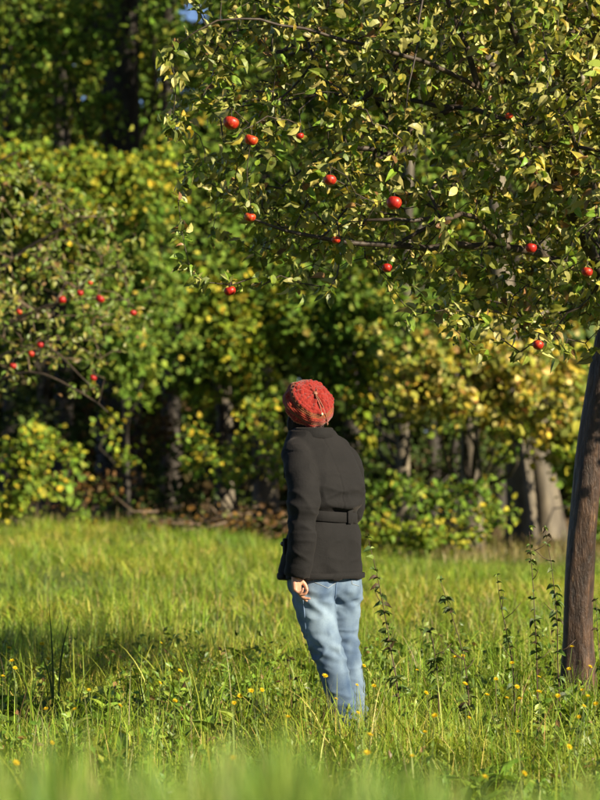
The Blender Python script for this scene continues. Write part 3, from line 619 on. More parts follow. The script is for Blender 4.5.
for k, (lab, x, d, cl) in enumerate([
    ('yellow-green shrub at the left edge of the meadow', 25, 38.5, [(10, 455, 38, 26, 22, 360, 'y'), (40, 445, 38, 24, 18, 260, 'y'), (25, 485, 38, 34, 18, 420, 'y'), (70, 470, 38.4, 20, 20, 160, 'g'), (5, 505, 38, 26, 12, 240, 'y')]),
    ('small shrub with a few bright leaves in the dark gap at left', 110, 40, [(108, 430, 39.6, 14, 14, 90, 'y'), (122, 455, 39.8, 14, 12, 80, 'y'), (95, 505, 39.6, 28, 14, 170, 'g')]),
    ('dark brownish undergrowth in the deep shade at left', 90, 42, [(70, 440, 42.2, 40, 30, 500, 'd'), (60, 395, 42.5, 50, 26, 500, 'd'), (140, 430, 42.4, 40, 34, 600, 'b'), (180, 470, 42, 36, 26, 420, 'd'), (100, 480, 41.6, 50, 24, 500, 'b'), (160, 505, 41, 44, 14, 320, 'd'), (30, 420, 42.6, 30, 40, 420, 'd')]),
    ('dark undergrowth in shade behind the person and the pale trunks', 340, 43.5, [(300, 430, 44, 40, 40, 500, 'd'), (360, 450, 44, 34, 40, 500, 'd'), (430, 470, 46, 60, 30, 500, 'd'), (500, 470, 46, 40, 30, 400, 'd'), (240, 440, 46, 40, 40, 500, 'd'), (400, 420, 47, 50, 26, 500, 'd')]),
    ('yellow-green shrub left of the person below the hat', 235, 39, [(205, 452, 38.8, 20, 16, 220, 'y'), (235, 462, 38.6, 22, 18, 280, 'y'), (262, 420, 38.6, 18, 24, 260, 'y'), (272, 462, 38.5, 18, 20, 240, 'y'), (185, 440, 39, 12, 14, 90, 'g')]),
    ('low shrub with yellow leaves right of the jacket', 410, 36.5, [(385, 500, 36.4, 22, 14, 200, 'g'), (420, 495, 36.4, 26, 14, 220, 'g'), (460, 490, 36.6, 24, 14, 200, 'g'), (390, 530, 36.0, 22, 12, 260, 'y'), (425, 535, 36.0, 26, 12, 320, 'y'), (465, 530, 36.2, 26, 12, 260, 'y'), (440, 512, 36.3, 40, 12, 200, 'g')]),
    ('dim shrub under the yellowing tree beside the stout trunks', 490, 38, [(490, 486, 38, 16, 10, 70, 'g'), (492, 515, 37.6, 18, 12, 120, 'y'), (585, 505, 38, 12, 20, 120, 'g')]),
    ('small yellow shrub close behind the right sleeve', 372, 37.5, [(368, 470, 37.4, 12, 16, 80, 'g'), (376, 540, 36.6, 16, 8, 120, 'y'), (372, 505, 37, 12, 16, 100, 'g')])]):
    wood_tree(lab, (x, d), None, cl, cat='shrub', name='shrub', group=SB, seed=60 + k, leaf=0.075)
# far wood behind: one mass of foliage that closes the view
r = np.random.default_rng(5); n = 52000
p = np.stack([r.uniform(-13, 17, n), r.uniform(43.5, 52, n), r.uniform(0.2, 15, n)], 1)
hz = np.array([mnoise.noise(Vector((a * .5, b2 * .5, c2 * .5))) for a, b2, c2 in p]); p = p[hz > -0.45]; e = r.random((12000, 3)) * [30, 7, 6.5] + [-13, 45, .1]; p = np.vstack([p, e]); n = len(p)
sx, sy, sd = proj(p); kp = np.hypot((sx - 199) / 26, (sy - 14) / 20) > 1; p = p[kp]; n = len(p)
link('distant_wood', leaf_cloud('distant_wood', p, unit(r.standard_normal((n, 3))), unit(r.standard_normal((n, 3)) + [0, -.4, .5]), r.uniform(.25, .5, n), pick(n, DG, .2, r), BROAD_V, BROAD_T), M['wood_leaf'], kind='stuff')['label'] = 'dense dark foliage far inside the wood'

# brush pile of dry sticks at the wood edge
def brush_pile():
    r = np.random.default_rng(9); base = P(240, 560, 37.6); base[2] = float(ground_z(base[0], base[1]))
    t = thing('brush_pile', base, 'heap of dry brown sticks and brushwood at the wood edge left of the person', 'brush pile')
    for k in range(70):
        c = base + np.array([r.normal(0, .5), r.normal(0, .35), abs(r.normal(0.12, .14)) + .05]); a = r.normal(0, .7) + (math.pi if r.random() < .5 else 0)
        L = r.uniform(.4, 1.1); v = np.array([math.cos(a), r.normal(0, .35), r.normal(0, .22)]) * L / 2
        pts = [c - v, c + r.standard_normal(3) * .05, c + v]; pts = [np.array([q[0], q[1], max(q[2], .03)]) for q in pts]
        mb = MB(); rr = r.uniform(.006, .020); mb.tube(*[z for z in resample(pts, [rr, rr * .8, rr * .4], .25)], 6)
        part_at('stick', mb.mesh('stick'), M['stick'], t)
    # dead leaves caught between the sticks
    n = 700; p = base + np.stack([r.normal(0, .6, n), r.normal(0, .45, n), np.abs(r.normal(.12, .14, n)) + .03], 1)
    part_at('dead_leaves', leaf_cloud('dead_leaves', p, unit(r.standard_normal((n, 3))), unit(r.standard_normal((n, 3)) + [0, -.3, .6]), r.uniform(.05, .1, n), pick(n, BR, .3, r), BROAD_V, BROAD_T), M['wood_leaf'], t, 'stuff')
brush_pile()

# ================================================================= the meadow
GRASS_COLS = [(6, (0.155, 0.242, 0.018)), (5, (0.21, 0.29, 0.026)), (3, (0.30, 0.33, 0.045)), (1.5, (0.42, 0.36, 0.10)), (1.5, (0.09, 0.17, 0.015))]
def blades(name, x, y, h, w, lean, az, cols, seg=3, flop=1.0, r=rng):
    n = len(x); z0 = ground_z(x, y) - 0.01
    u = np.linspace(0, 1, seg + 1); dx = np.cos(az); dy = np.sin(az)
    out = lean[:, None] * h[:, None] * (u[None] ** 1.8); up = h[:, None] * (u[None] - 0.35 * np.clip(lean[:, None], 0, 1.4) * u[None] ** 3 * flop)
    cx = x[:, None] + dx[:, None] * out; cy = y[:, None] + dy[:, None] * out; cz = z0[:, None] + up
    fa = az + math.pi / 2 + r.uniform(-.9, .9, n); wx = np.cos(fa)[:, None] * w[:, None] * (1 - u[None] ** 1.6) * 0.5; wy = np.sin(fa)[:, None] * w[:, None] * (1 - u[None] ** 1.6) * .5
    Lf = np.stack([cx - wx, cy - wy, cz], -1)[:, :-1]; Rt = np.stack([cx + wx, cy + wy, cz], -1)[:, :-1]; tip = np.stack([cx[:, -1:], cy[:, -1:], cz[:, -1:]], -1)
    V = np.concatenate([Lf, Rt, tip], 1); k = 2 * seg + 1; T = []
    for s in range(seg - 1): T += [[s, seg + s, s + 1], [seg + s, seg + s + 1, s + 1]]
    T.append([seg - 1, 2 * seg - 1, 2 * seg])
    T = np.array(T)[None] + (np.arange(n) * k)[:, None, None]
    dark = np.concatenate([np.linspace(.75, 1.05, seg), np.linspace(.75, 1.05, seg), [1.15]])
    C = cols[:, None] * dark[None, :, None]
    return mesh_np(name, V.reshape(-1, 3), T.reshape(-1, 3), None, C.reshape(-1, 3), smooth=False)
def scatter(n, d0, d1, r, pw=1.0, margin=1.25, extra=0.9):
    d = d0 + (d1 - d0) * r.random(n) ** pw; hw = 300 / FPX * d * margin + extra
    return r.uniform(-1, 1, n) * hw, d - DP
def clumpy(x, y, r, s=1.1, keep=0.35):
    v = np.array([mnoise.noise(Vector((a * s, b2 * s, 3.3))) for a, b2 in zip(x, y)])
    return r.random(len(x)) < np.clip(0.62 + v * 0.9, keep, 1), v
def patch(x, y, c):
    """drier and lusher patches of turf"""
    v = np.array([mnoise.noise(Vector((a * .55 + 7, b2 * .35, 1.7))) + .5 * mnoise.noise(Vector((a * 2.1, b2 * 1.3, 5.1))) for a, b2 in zip(x, y)])
    t = np.clip(v * 1.5, -1, 1)[:, None]
    return np.clip(c * (1 + np.maximum(t, 0) * np.array([.45, .15, .35]) + np.minimum(t, 0) * np.array([.32, .18, .2])), .004, .9)
def meadow():
    r = np.random.default_rng(11)
    # in and near the focal plane: fine blades
    x, y = scatter(90000, 8.0, 19.0, r, 0.9); k, v = clumpy(x, y, r); x, y, v = x[k], y[k], v[k]; n = len(x)
    h = np.clip(0.20 + 0.12 * v + 0.055 * r.standard_normal(n), .06, .48)
    h *= 1.0 + 0.35 * np.exp(-((x - 0.25) ** 2 / 0.4 + (y + 0.9) ** 2 / 0.8))
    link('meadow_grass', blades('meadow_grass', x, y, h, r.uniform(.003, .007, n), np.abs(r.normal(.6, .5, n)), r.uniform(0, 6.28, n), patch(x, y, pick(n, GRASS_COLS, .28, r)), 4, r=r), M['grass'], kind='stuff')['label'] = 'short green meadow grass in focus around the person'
    # middle and far meadow
    x, y = scatter(95000, 18.5, 40.5, r, 0.8); k, v = clumpy(x, y, r, .8); k &= ~((x > 1.5 + r.normal(0, .3, len(x))) & (y > 20.8 + r.normal(0, .7, len(x)))); x, y, v = x[k], y[k], v[k]; n = len(x)
    h = np.clip(0.145 + 0.12 * v + 0.05 * r.standard_normal(n), .05, .4)
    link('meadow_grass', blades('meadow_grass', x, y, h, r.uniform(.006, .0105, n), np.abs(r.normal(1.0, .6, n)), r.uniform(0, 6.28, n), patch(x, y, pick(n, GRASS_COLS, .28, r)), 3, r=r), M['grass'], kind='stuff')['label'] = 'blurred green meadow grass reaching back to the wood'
    # foreground, out of focus: taller blades
    x, y = scatter(16000, 3.2, 8.2, r, .8); k, v = clumpy(x, y, r, 1.6, .15); x, y, v = x[k], y[k], v[k]; n = len(x)
    h = np.clip(0.30 + 0.22 * v + 0.08 * r.standard_normal(n), .1, .62)
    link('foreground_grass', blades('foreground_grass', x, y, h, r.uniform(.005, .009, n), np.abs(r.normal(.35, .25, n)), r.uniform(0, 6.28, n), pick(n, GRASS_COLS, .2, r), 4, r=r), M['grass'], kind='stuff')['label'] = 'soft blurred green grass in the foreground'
    FG = [(5, (0.09, 0.17, 0.022)), (4, (0.14, 0.23, 0.024)), (2, (0.22, 0.27, 0.04)), (2, (0.06, 0.12, 0.02)), (.7, (0.32, 0.29, 0.10))]
    # tall grass close to the lens, seen as soft green veils
    n = 11000; px = r.uniform(-200, 800, n); d = 2.9 + 4.2 * r.random(n) ** 1.2
    wave = np.interp(px, [-160, 0, 40, 90, 150, 200, 260, 285, 310, 350, 400, 430, 480, 540, 600, 760], [720, 735, 725, 752, 745, 750, 722, 705, 728, 760, 752, 742, 785, 780, 768, 770])
    top = wave - 4 + np.abs(r.normal(0, 52, n)) + 34 * np.sin(px * .06 + 1) * np.sin(px * .023); X, Y, Z = np.array([P(*q) for q in zip(px, top, d)]).T; H = np.maximum(Z - ground_z(X, Y), .12)
    tx = np.array([285, 262, 305, 210, 160, 95, 30, 5, 340, 420, 470, 545, 590, 130]); tt = np.array([692, 715, 722, 742, 748, 745, 735, 715, 760, 735, 778, 772, 750, 700]); td = np.array([3.4, 3.2, 3.6, 3.0, 3.1, 3.3, 3.4, 3.6, 3.1, 3.8, 3.0, 3.1, 3.5, 3.9])
    q = np.repeat(np.arange(len(tx)), 26); m = len(q); c3 = np.array([P(tx[a] + r.normal(0, 14), tt[a] + abs(r.normal(0, 26)), td[a] + r.normal(0, .12)) for a in q])
    link('foreground_grass', blades('tall_grass', c3[:, 0], c3[:, 1], np.maximum(c3[:, 2] - ground_z(c3[:, 0], c3[:, 1]), .1), r.uniform(.012, .020, m), np.abs(r.normal(.06, .06, m)), r.uniform(0, 6.28, m), pick(m, FG, .2, r), 6, .6, r=r), M['grass'], kind='stuff')['label'] = 'broad blurred grass tufts closest to the lens'
    link('foreground_grass', blades('tall_grass', X, Y, H, r.uniform(.008, .016, n), np.abs(r.normal(.16, .14, n)), r.uniform(0, 6.28, n), pick(n, FG, .25, r), 6, .6, r=r), M['grass'], kind='stuff')['label'] = 'tall out of focus grass nearest the lens'
    # longer arching blades among the short turf
    x, y = scatter(3200, 9.0, 17.0, r); n = len(x)
    link('tall_grass', blades('tall_grass', x, y, np.clip(r.normal(.33, .07, n), .15, .52), r.uniform(.006, .011, n), np.abs(r.normal(.5, .3, n)), r.uniform(0, 6.28, n), pick(n, GRASS_COLS[:3], .18, r), 6, r=r), M['grass'], kind='stuff')['label'] = 'longer arching grass blades scattered through the meadow'
    # rough tussocks
    cx, cy = scatter(330, 14.0, 39.0, r); kk = ~((cx > 1.3) & (cy > 20)); cx, cy = cx[kk], cy[kk]; m = r.integers(25, 60, len(cx)); tint = np.repeat(r.uniform(.65, 1.3, len(cx)), m)[:, None]
    x = np.repeat(cx, m) + r.normal(0, .06, m.sum()); y = np.repeat(cy, m) + r.normal(0, .06, m.sum()); n = len(x)
    link('grass_tussocks', blades('grass_tussocks', x, y, np.repeat(r.uniform(.16, .36, len(cx)), m) * r.uniform(.5, 1.1, n), r.uniform(.006, .010, n), np.abs(r.normal(.7, .4, n)), r.uniform(0, 6.28, n), np.clip(pick(n, GRASS_COLS, .2, r) * tint, 0, .8), 4, r=r), M['grass'], kind='stuff')['label'] = 'rough grass tussocks dotted over the middle meadow'
    # dry stalks
    x, y = scatter(600, 8.0, 24.0, r); n = len(x)
    link('dry_stalks', blades('dry_stalks', x, y, np.clip(r.normal(.36, .09, n), .15, .6), r.uniform(.003, .0055, n), np.abs(r.normal(.25, .2, n)), r.uniform(0, 6.28, n), pick(n, [(2, (0.26, 0.19, 0.09)), (2, (0.36, 0.29, 0.15)), (1, (0.16, 0.08, 0.045))], .2, r), 4, r=r), M['grass'], kind='stuff')['label'] = 'dry tan stalks standing among the green grass'
    # low herb leaves
    x, y = scatter(380, 8.6, 17.5, r); m = r.integers(5, 11, len(x)); X = np.repeat(x, m); Y = np.repeat(y, m); n = len(X)
    az = r.uniform(0, 6.28, n); el = r.uniform(.25, 1.15, n); d = np.stack([np.cos(az) * np.cos(el), np.sin(az) * np.cos(el), np.sin(el)], 1)
    b = np.stack([X + r.normal(0, .02, n), Y + r.normal(0, .02, n), ground_z(X, Y) + r.uniform(.02, .12, n)], 1)
    nm = unit(np.stack([-np.cos(az) * np.sin(el), -np.sin(az) * np.sin(el), np.cos(el)], 1) + r.standard_normal((n, 3)) * .2)
    HB = [(4, (0.095, 0.165, 0.02)), (4, (0.14, 0.215, 0.026)), (2, (0.20, 0.25, 0.04))]
    link('meadow_herbs', leaf_cloud('meadow_herbs', b, d, nm, r.uniform(.06, .15, n), pick(n, HB, .2, r), LEAF_V * np.array([.8, 1, 1]), LEAF_T, r.uniform(.1, .9, n)), M['herb'], kind='stuff')['label'] = 'broad green herb leaves low in the grass'
    # small-leaved plants threading the turf
    x, y = scatter(1900, 8.6, 17.0, r); kk, v = clumpy(x, y, r, 1.7, .1); x, y = x[kk], y[kk]; m = r.integers(8, 18, len(x)); X = np.repeat(x, m); Y = np.repeat(y, m); Hh = np.repeat(r.uniform(.12, .30, len(x)), m); n = len(X)
    lx, ly = np.repeat(r.normal(0, .05, len(x)), m), np.repeat(r.normal(0, .05, len(x)), m); u = r.random(n)
    b = np.stack([X + lx * u + r.normal(0, .012, n), Y + ly * u + r.normal(0, .012, n), ground_z(X, Y) + Hh * u + .01], 1)
    link('meadow_herbs', leaf_cloud('meadow_herbs', b, unit(r.standard_normal((n, 3)) + [0, 0, .3]), unit(r.standard_normal((n, 3)) * .7 + [.2, -.3, .7]), r.uniform(.018, .05, n), pick(n, HB + [(.5, (0.17, 0.10, 0.04))], .25, r), np.array([[0, 0, 0], [-.26, .45, .06], [0, 1, -.08], [.26, .45, .06], [0, .5, 0]]), np.array([[0, 4, 1], [1, 4, 2], [2, 4, 3], [3, 4, 0]])), M['herb'], kind='stuff')['label'] = 'small-leaved green plants threading through the grass'
    # thicker dry grass and litter under the stout trunks and along the wood edge
    x = r.uniform(-6, 7, 14000); y = r.uniform(20.5, 29.5, 14000); k = ((x > 1.6 + r.normal(0, .4, 14000)) & (y > 22 + r.normal(0, .6, 14000))) | ((y > 25) & (r.random(14000) < .3)); x, y = x[k], y[k]; n = len(x)
    link('dry_grass', blades('dry_grass', x, y, np.clip(r.normal(.22, .07, n), .06, .5), r.uniform(.008, .014, n), np.abs(r.normal(.6, .4, n)), r.uniform(0, 6.28, n), pick(n, [(3, (0.24, 0.19, 0.08)), (2, (0.33, 0.27, 0.12)), (2, (0.15, 0.16, 0.04))], .2, r), 3, r=r), M['grass'], kind='stuff')['label'] = 'pale dry grass along the foot of the wood'
meadow()

# yellow flowers
STEMM = M['weed']
def flower_head_mesh(seed, dense=13):
    r = np.random.default_rng(seed); mb = MB()
    for ring, (cnt, tilt, L) in enumerate([(dense, .30, .0165), (dense - 2, .7, .013), (dense - 5, 1.1, .009)]):
        for k in range(cnt):
            a = k / cnt * 6.283 + ring * .3 + r.normal(0, .06); o = np.array([math.cos(a), math.sin(a), 0]); s = np.array([-math.sin(a), math.cos(a), 0])
            ti = tilt + r.normal(0, .12); v = o * math.cos(ti) + np.array([0, 0, math.sin(ti)]); w = .0028
            b0 = o * .002; V = [b0 - s * w * .5, b0 + s * w * .5, b0 + v * L * .6 + s * w, b0 + v * L * .6 - s * w, b0 + v * L]
            mb.add(V, [(0, 1, 2), (0, 2, 3), (3, 2, 4)], None, np.array([0.66, 0.47, 0.012]) * r.uniform(.85, 1.1))
    return mb.mesh('flower_head', True, False)
HEADS = [flower_head_mesh(k) for k in range(4)]
for h in HEADS: h.materials.append(M['petal'])
FL = [(15, 668), (42, 644), (48, 659), (3, 676), (34, 669), (9, 648), (12, 661), (46, 709), (75, 709), (52, 743), (89, 690), (120, 706), (160, 683), (180, 671), (161, 643), (234, 703), (240, 696), (251, 691), (262, 690), (288, 717), (233, 758), (175, 701), (16, 763),
      (364, 666), (374, 686), (321, 673), (325, 676), (336, 677), (357, 685), (336, 699), (358, 713), (370, 735), (367, 753), (485, 777), (469, 718), (425, 732), (412, 756), (463, 656), (455, 657), (417, 670), (426, 693), (435, 716), (465, 684), (496, 679), (487, 695), (507, 698), (517, 687), (520, 699), (512, 663), (539, 692), (518, 732), (524, 774), (569, 747), (558, 696), (569, 669), (572, 647), (590, 667), (588, 696), (582, 690), (584, 706), (596, 704), (539, 677), (579, 717)]
def flowers():
    r = np.random.default_rng(15)
    def zone_of(px, py):
        return ('at the left, beyond the blurred foreground' if px < 130 and py < 715 else 'in blurred grass near the photo bottom' if py > 728 else 'in the grass left of the person' if px < 300 else
                'right in front of the blue jeans' if px < 380 and py < 716 else 'at the near apple trunk foot' if px > 550 else 'between jeans and near trunk')
    ORD = ['leftmost', 'second', 'third', 'fourth', 'fifth', 'sixth', 'seventh', 'eighth', 'ninth', 'tenth', 'eleventh', 'twelfth', 'thirteenth', 'fourteenth', 'fifteenth', 'sixteenth']
    for k, (px, py) in enumerate(FL):
        z = r.uniform(.30, .38); d = FPX * (CAMH - z) / (py - HOR)
        if d > 14.3: z = CAMH - 14.2 * (py - HOR) / FPX; d = 14.2
        hd = P(px, py, d); bs = hd + np.array([r.normal(0, .03), r.normal(0, .03), 0]); bs[2] = float(ground_z(bs[0], bs[1])) - .005
        zone = zone_of(px, py); mates = sorted(q for q in FL if zone_of(*q) == zone); w = ORD[mates.index((px, py))]
        lab = 'small yellow flower ' + zone + ', ' + (w if w == 'leftmost' else w + ' from left')
        t = thing('yellow_flower', bs, lab, 'flower', 'yellow flowers ' + zone)
        mb = MB(); v = hd - bs; mb.tube([(0, 0, 0), v * .5 + [r.normal(0, .01), 0, .01], v], [.0018, .0015, .0014], 5, c=(.10, .13, .03)); link('stem', mb.mesh('stem', True), STEMM, t)
        o = link('flower_head', HEADS[k % 4], None, t); o.location = Vector(v); s = r.uniform(.5, .88); o.scale = (s, s, s * r.uniform(.7, 1.1))
        o.rotation_euler = (r.uniform(.2, .8), r.normal(.2, .3), r.uniform(-.5, .5))
flowers()

# tall dark weeds
def weed(label, foot, d, pts_px, nleaf, lsize, seed, top='leaf', side=0):
    r = np.random.default_rng(seed + 500); base = P(foot[0], foot[1], d); base[2] = float(ground_z(base[0], base[1])) - .01
    t = thing('tall_weed', base, label, 'weed', 'tall dark weeds by the near tree')
    pts, rr = resample([base] + [P(x, y, d + r.normal(0, .02)) for x, y in pts_px], np.linspace(.0036, .0010, len(pts_px) + 1), .04)
    mb = MB(); mb.tube(pts, rr, 6, c=(.075, .042, .03)); part_at('stem', mb.mesh('stem', True), M['weed'], t)
    for k in range(side):
        i0 = r.integers(len(pts) // 4, len(pts) - 3); L = r.uniform(.05, .12); a = r.uniform(0, 6.28)
        mb = MB(); e = pts[i0] + np.array([math.cos(a) * L, math.sin(a) * L * .6, L * .7]); mb.tube([pts[i0], (pts[i0] + e) / 2 + [0, 0, -.01], e], [.0022, .0018, .0012], 5, c=(.08, .05, .03)); part_at('side_stem', mb.mesh('side_stem', True), M['weed'], t)
    cols = [(3, (.045, .078, .016)), (3, (.075, .115, .022)), (1, (.06, .042, .02)), (1.3, (.14, .18, .03))]
    nleaf = int(nleaf * 1.7)
    nodes = r.uniform(.2, 1.0, max(5, nleaf // 4))
    for k in range(nleaf):
        u = np.clip(r.choice(nodes) + r.normal(0, .02), .15, 1) if k > 2 else 1.0; i0 = min(int(u * (len(pts) - 1)), len(pts) - 1); az = r.uniform(0, 6.28)
        dv = np.array([[math.cos(az), math.sin(az) * .7, r.uniform(-.5, .6)]]); L = lsize * r.uniform(.4, 1.45) * (1.15 - .4 * u)
        me = leaf_cloud('leaf', pts[i0:i0 + 1], unit(dv), np.array([[r.normal(0, .5), r.normal(-.3, .5), .8]]), np.array([L]), pick(1, cols, .2, r), LEAF_V * np.array([1.2, 1, 1]), LEAF_T, np.array([r.uniform(.2, 1.2)]))
        part_at('leaf', me, M['weed'], t)
weed('tall reddish weed stalk beside the jeans, leaning left with curled dark leaves', (402, 735), 13.05, [(398, 690), (391, 650), (383, 605), (376, 570), (368, 538)], 46, .038, 1, side=4)
weed('weed with dark leaves midway between jeans and trunk, leaning left', (470, 725), 13.1, [(468, 690), (462, 650), (450, 610), (440, 580)], 34, .042, 2, side=4)
weed('short bent weed close left of the midway weed', (440, 725), 12.9, [(438, 690), (435, 655), (430, 630), (425, 632)], 20, .042, 3, side=2)
weed('slim weed left of the pair beside the trunk', (515, 720), 13.4, [(513, 670), (506, 630), (500, 600), (497, 575)], 18, .034, 4, side=3)
weed('tall slender weed with green leaves, left one of the pair beside the trunk', (538, 720), 13.3, [(537, 670), (535, 620), (532, 570), (529, 528)], 40, .034, 5, side=3)
weed('tall slender weed nearest the trunk with dark top leaves', (562, 720), 13.5, [(558, 670), (557, 620), (552, 570), (545, 528)], 42, .036, 6, side=3)
weed('low weed at the far side of the trunk base at right edge', (604, 715), 13.6, [(602, 680), (598, 640), (596, 600)], 16, .034, 7, side=2)
def grass_clump(label, px, d, tips):
    r = np.random.default_rng(77); base = P(px, 700, d); base[2] = float(ground_z(base[0], base[1])) - .01
    t = thing('grass_clump', base, label, 'grass clump')
    for k, (tx, ty) in enumerate(tips):
        e = P(tx, ty, d + r.normal(0, .04)); b0 = base + np.array([r.normal(0, .015), r.normal(0, .015), 0]); m_ = b0 * .45 + e * .55 + np.array([(b0[0] - e[0]) * .25, 0, .03])
        pts, rr = resample([b0, m_, e], [.0042, .0045, .0006], .05); mb = MB(); mb.tube(pts, rr, 6, c=(.05, .085, .016), sq=(1, .22)); part_at('blade', mb.mesh('blade', True), M['weed'], t)
grass_clump('clump of stiff dark grass blades in the shadow at left', 55, 13.6, [(49, 604), (70, 616), (63, 640), (40, 650)])

# ================================================================= the person
A = math.radians(38); RV = np.array([math.cos(A), math.sin(A), 0]); FV = np.array([-math.sin(A), math.cos(A), 0]); ZV = np.array([0, 0, 1.0])
S = FPX / DP
def PX(px, z, off=(0, 0)):
    """point at photo column px in the person's plane at height z, moved off[0] along the right and off[1] along the facing direction"""
    return np.array([(px - 300) / S, 0, z]) + RV * off[0] + FV * off[1]
def ell(c, w, d, k=40, p=2.3, fx=RV, fy=FV, up=None):
    a = np.arange(k) / k * 2 * math.pi; ca, sa = np.cos(a), np.sin(a)
    x = np.sign(ca) * np.abs(ca) ** (2 / p); y = np.sign(sa) * np.abs(sa) ** (2 / p)
    return np.asarray(c) + x[:, None] * w * np.asarray(fx) + y[:, None] * d * np.asarray(fy)
person_loc = PX(340, 0); 
person = thing('person', (person_loc[0], person_loc[1], 0), 'person seen from behind in dark jacket, blue jeans and red knitted hat', 'person')
# axis of the torso: (z, column, half width, half depth)
def fwd(px, px0=326): return (px0 - px) / S / math.sin(A)
TOR = [(0.775, 321, .212, .156), (0.83, 321.5, .204, .150), (0.90, 323, .190, .142), (0.98, 324.5, .178, .134), (1.045, 325, .152, .117), (1.085, 325.5, .149, .115), (1.13, 327, .168, .130), (1.20, 327, .184, .138), (1.27, 323, .186, .132), (1.33, 319, .180, .120), (1.375, 315.5, .164, .112), (1.41, 313, .144, .102), (1.445, 312, .116, .092), (1.475, 311, .094, .082)]
def torso_c(z):
    zz = [t[0] for t in TOR]; px = np.interp(z, zz, [t[1] for t in TOR]); f = (324 - px) / S
    return np.array([(px - 300) / S, f * 0.55, z])
def torso_wd(z):
    zz = [t[0] for t in TOR]; return np.interp(z, zz, [t[2] for t in TOR]), np.interp(z, zz, [t[3] for t in TOR])

# --- left arm, right arm (jacket sleeve axes)
sh_l = torso_c(1.355) - RV * .150 - FV * .035
arm_l = [sh_l, torso_c(1.29) - RV * .185 - FV * .070, torso_c(1.17) - RV * .215 - FV * .100, torso_c(1.06) - RV * .222 - FV * .110, torso_c(.95) - RV * .222 - FV * .118, torso_c(.86) - RV * .222 - FV * .108, torso_c(.80) - RV * .221 - FV * .10]
arm_l = [np.array(a) for a in arm_l]
armr_l = [.066, .074, .073, .069, .064, .058, .055]
sh_r = torso_c(1.355) + RV * .135 + FV * .03
arm_r = [sh_r, torso_c(1.29) + RV * .180 + FV * .03, torso_c(1.18) + RV * .206 + FV * .080, torso_c(1.08) + RV * .216 + FV * .080, torso_c(1.02) + RV * .195 + FV * .16, torso_c(.98) + RV * .17 + FV * .21]
armr_r = [.066, .070, .066, .062, .056, .050]
head_c = torso_c(1.46) + FV * .045 + np.array([.008, 0, .095]); HY = math.radians(52)
HF = np.array([-math.sin(HY), math.cos(HY), 0.0]); HF = unit(HF + ZV * .16); HR = np.array([math.cos(HY), math.sin(HY), 0]); HU = np.cross(HR, HF)
# legs
leg_l = [PX(313, .80), PX(313.5, .70), PX(317, .60), PX(322, .52), PX(326, .46), PX(333, .36), PX(341, .22), PX(347, .09)]
leg_r = [PX(341, .80), PX(342, .70), PX(342, .60), PX(342.5, .52), PX(344, .46), PX(348, .36), PX(352.5, .22), PX(355, .09)]
legr_l = [.098, .098, .090, .080, .073, .068, .063, .062]; legr_r = [.094, .094, .085, .075, .069, .064, .060, .060]
offl = [-.045, -.055, -.06, -.065, -.075, -.075, -.07, -.07]; offr = [.055, .06, .065, .07, .065, .06, .055, .05]
for k in range(8): leg_l[k] = leg_l[k] + np.array([0, offl[k], 0]); leg_r[k] = leg_r[k] + np.array([0, offr[k], 0])

def hand_shapes(mb, wrist, down, palm_n, toward, curl, sgn=1.0):
    """wrist point, direction of the hand, palm normal, direction from index to little finger; curl per finger"""
    down, toward = unit(np.array(down, float)), unit(np.array(toward, float)); palm_n = np.array(palm_n, float); palm_n = unit(palm_n - down * (palm_n @ down)); toward = unit(toward - palm_n * (toward @ palm_n))
    mb.rings([ell(wrist + down * u, w, th, 14, 2.4, toward, palm_n) for u, w, th in [(-.03, .026, .020), (0, .027, .019), (.025, .034, .018), (.055, .040, .017), (.078, .041, .015), (.09, .036, .011)]])
    for k, (off, L, rad) in enumerate([(-.030, .072, .0085), (-.010, .080, .009), (.011, .075, .0085), (.030, .060, .0075)]):
        b0 = wrist + down * (.080 - abs(off) * .15) + toward * off; p = [b0 - down * .012]; d = down; n = palm_n; cur = b0
        for f, ca in ((.45, curl[k] * .6), (.30, curl[k]), (.25, curl[k] * .8)):
            d, n = d * math.cos(ca) + n * math.sin(ca), n * math.cos(ca) - d * math.sin(ca); p.append(cur); cur = cur + d * L * f
        p.append(cur)
        pts, rr = resample(p, [rad, rad * 1.02, rad * .97, rad * .88, rad * .7][:len(p)], .008); mb.tube(pts, rr, 10)
        mb.ball(p[-1], (rad * .7,) * 3, 8, 6)
    th = [wrist + down * .02 - toward * .022, wrist + down * .045 - toward * .042 + palm_n * .012, wrist + down * .068 - toward * .046 + palm_n * .026, wrist + down * .088 - toward * .040 + palm_n * .034]
    pts, rr = resample(th, [.013, .0115, .0095, .007], .008); mb.tube(pts, rr, 10); mb.ball(th[-1], (.007,) * 3, 8, 6)
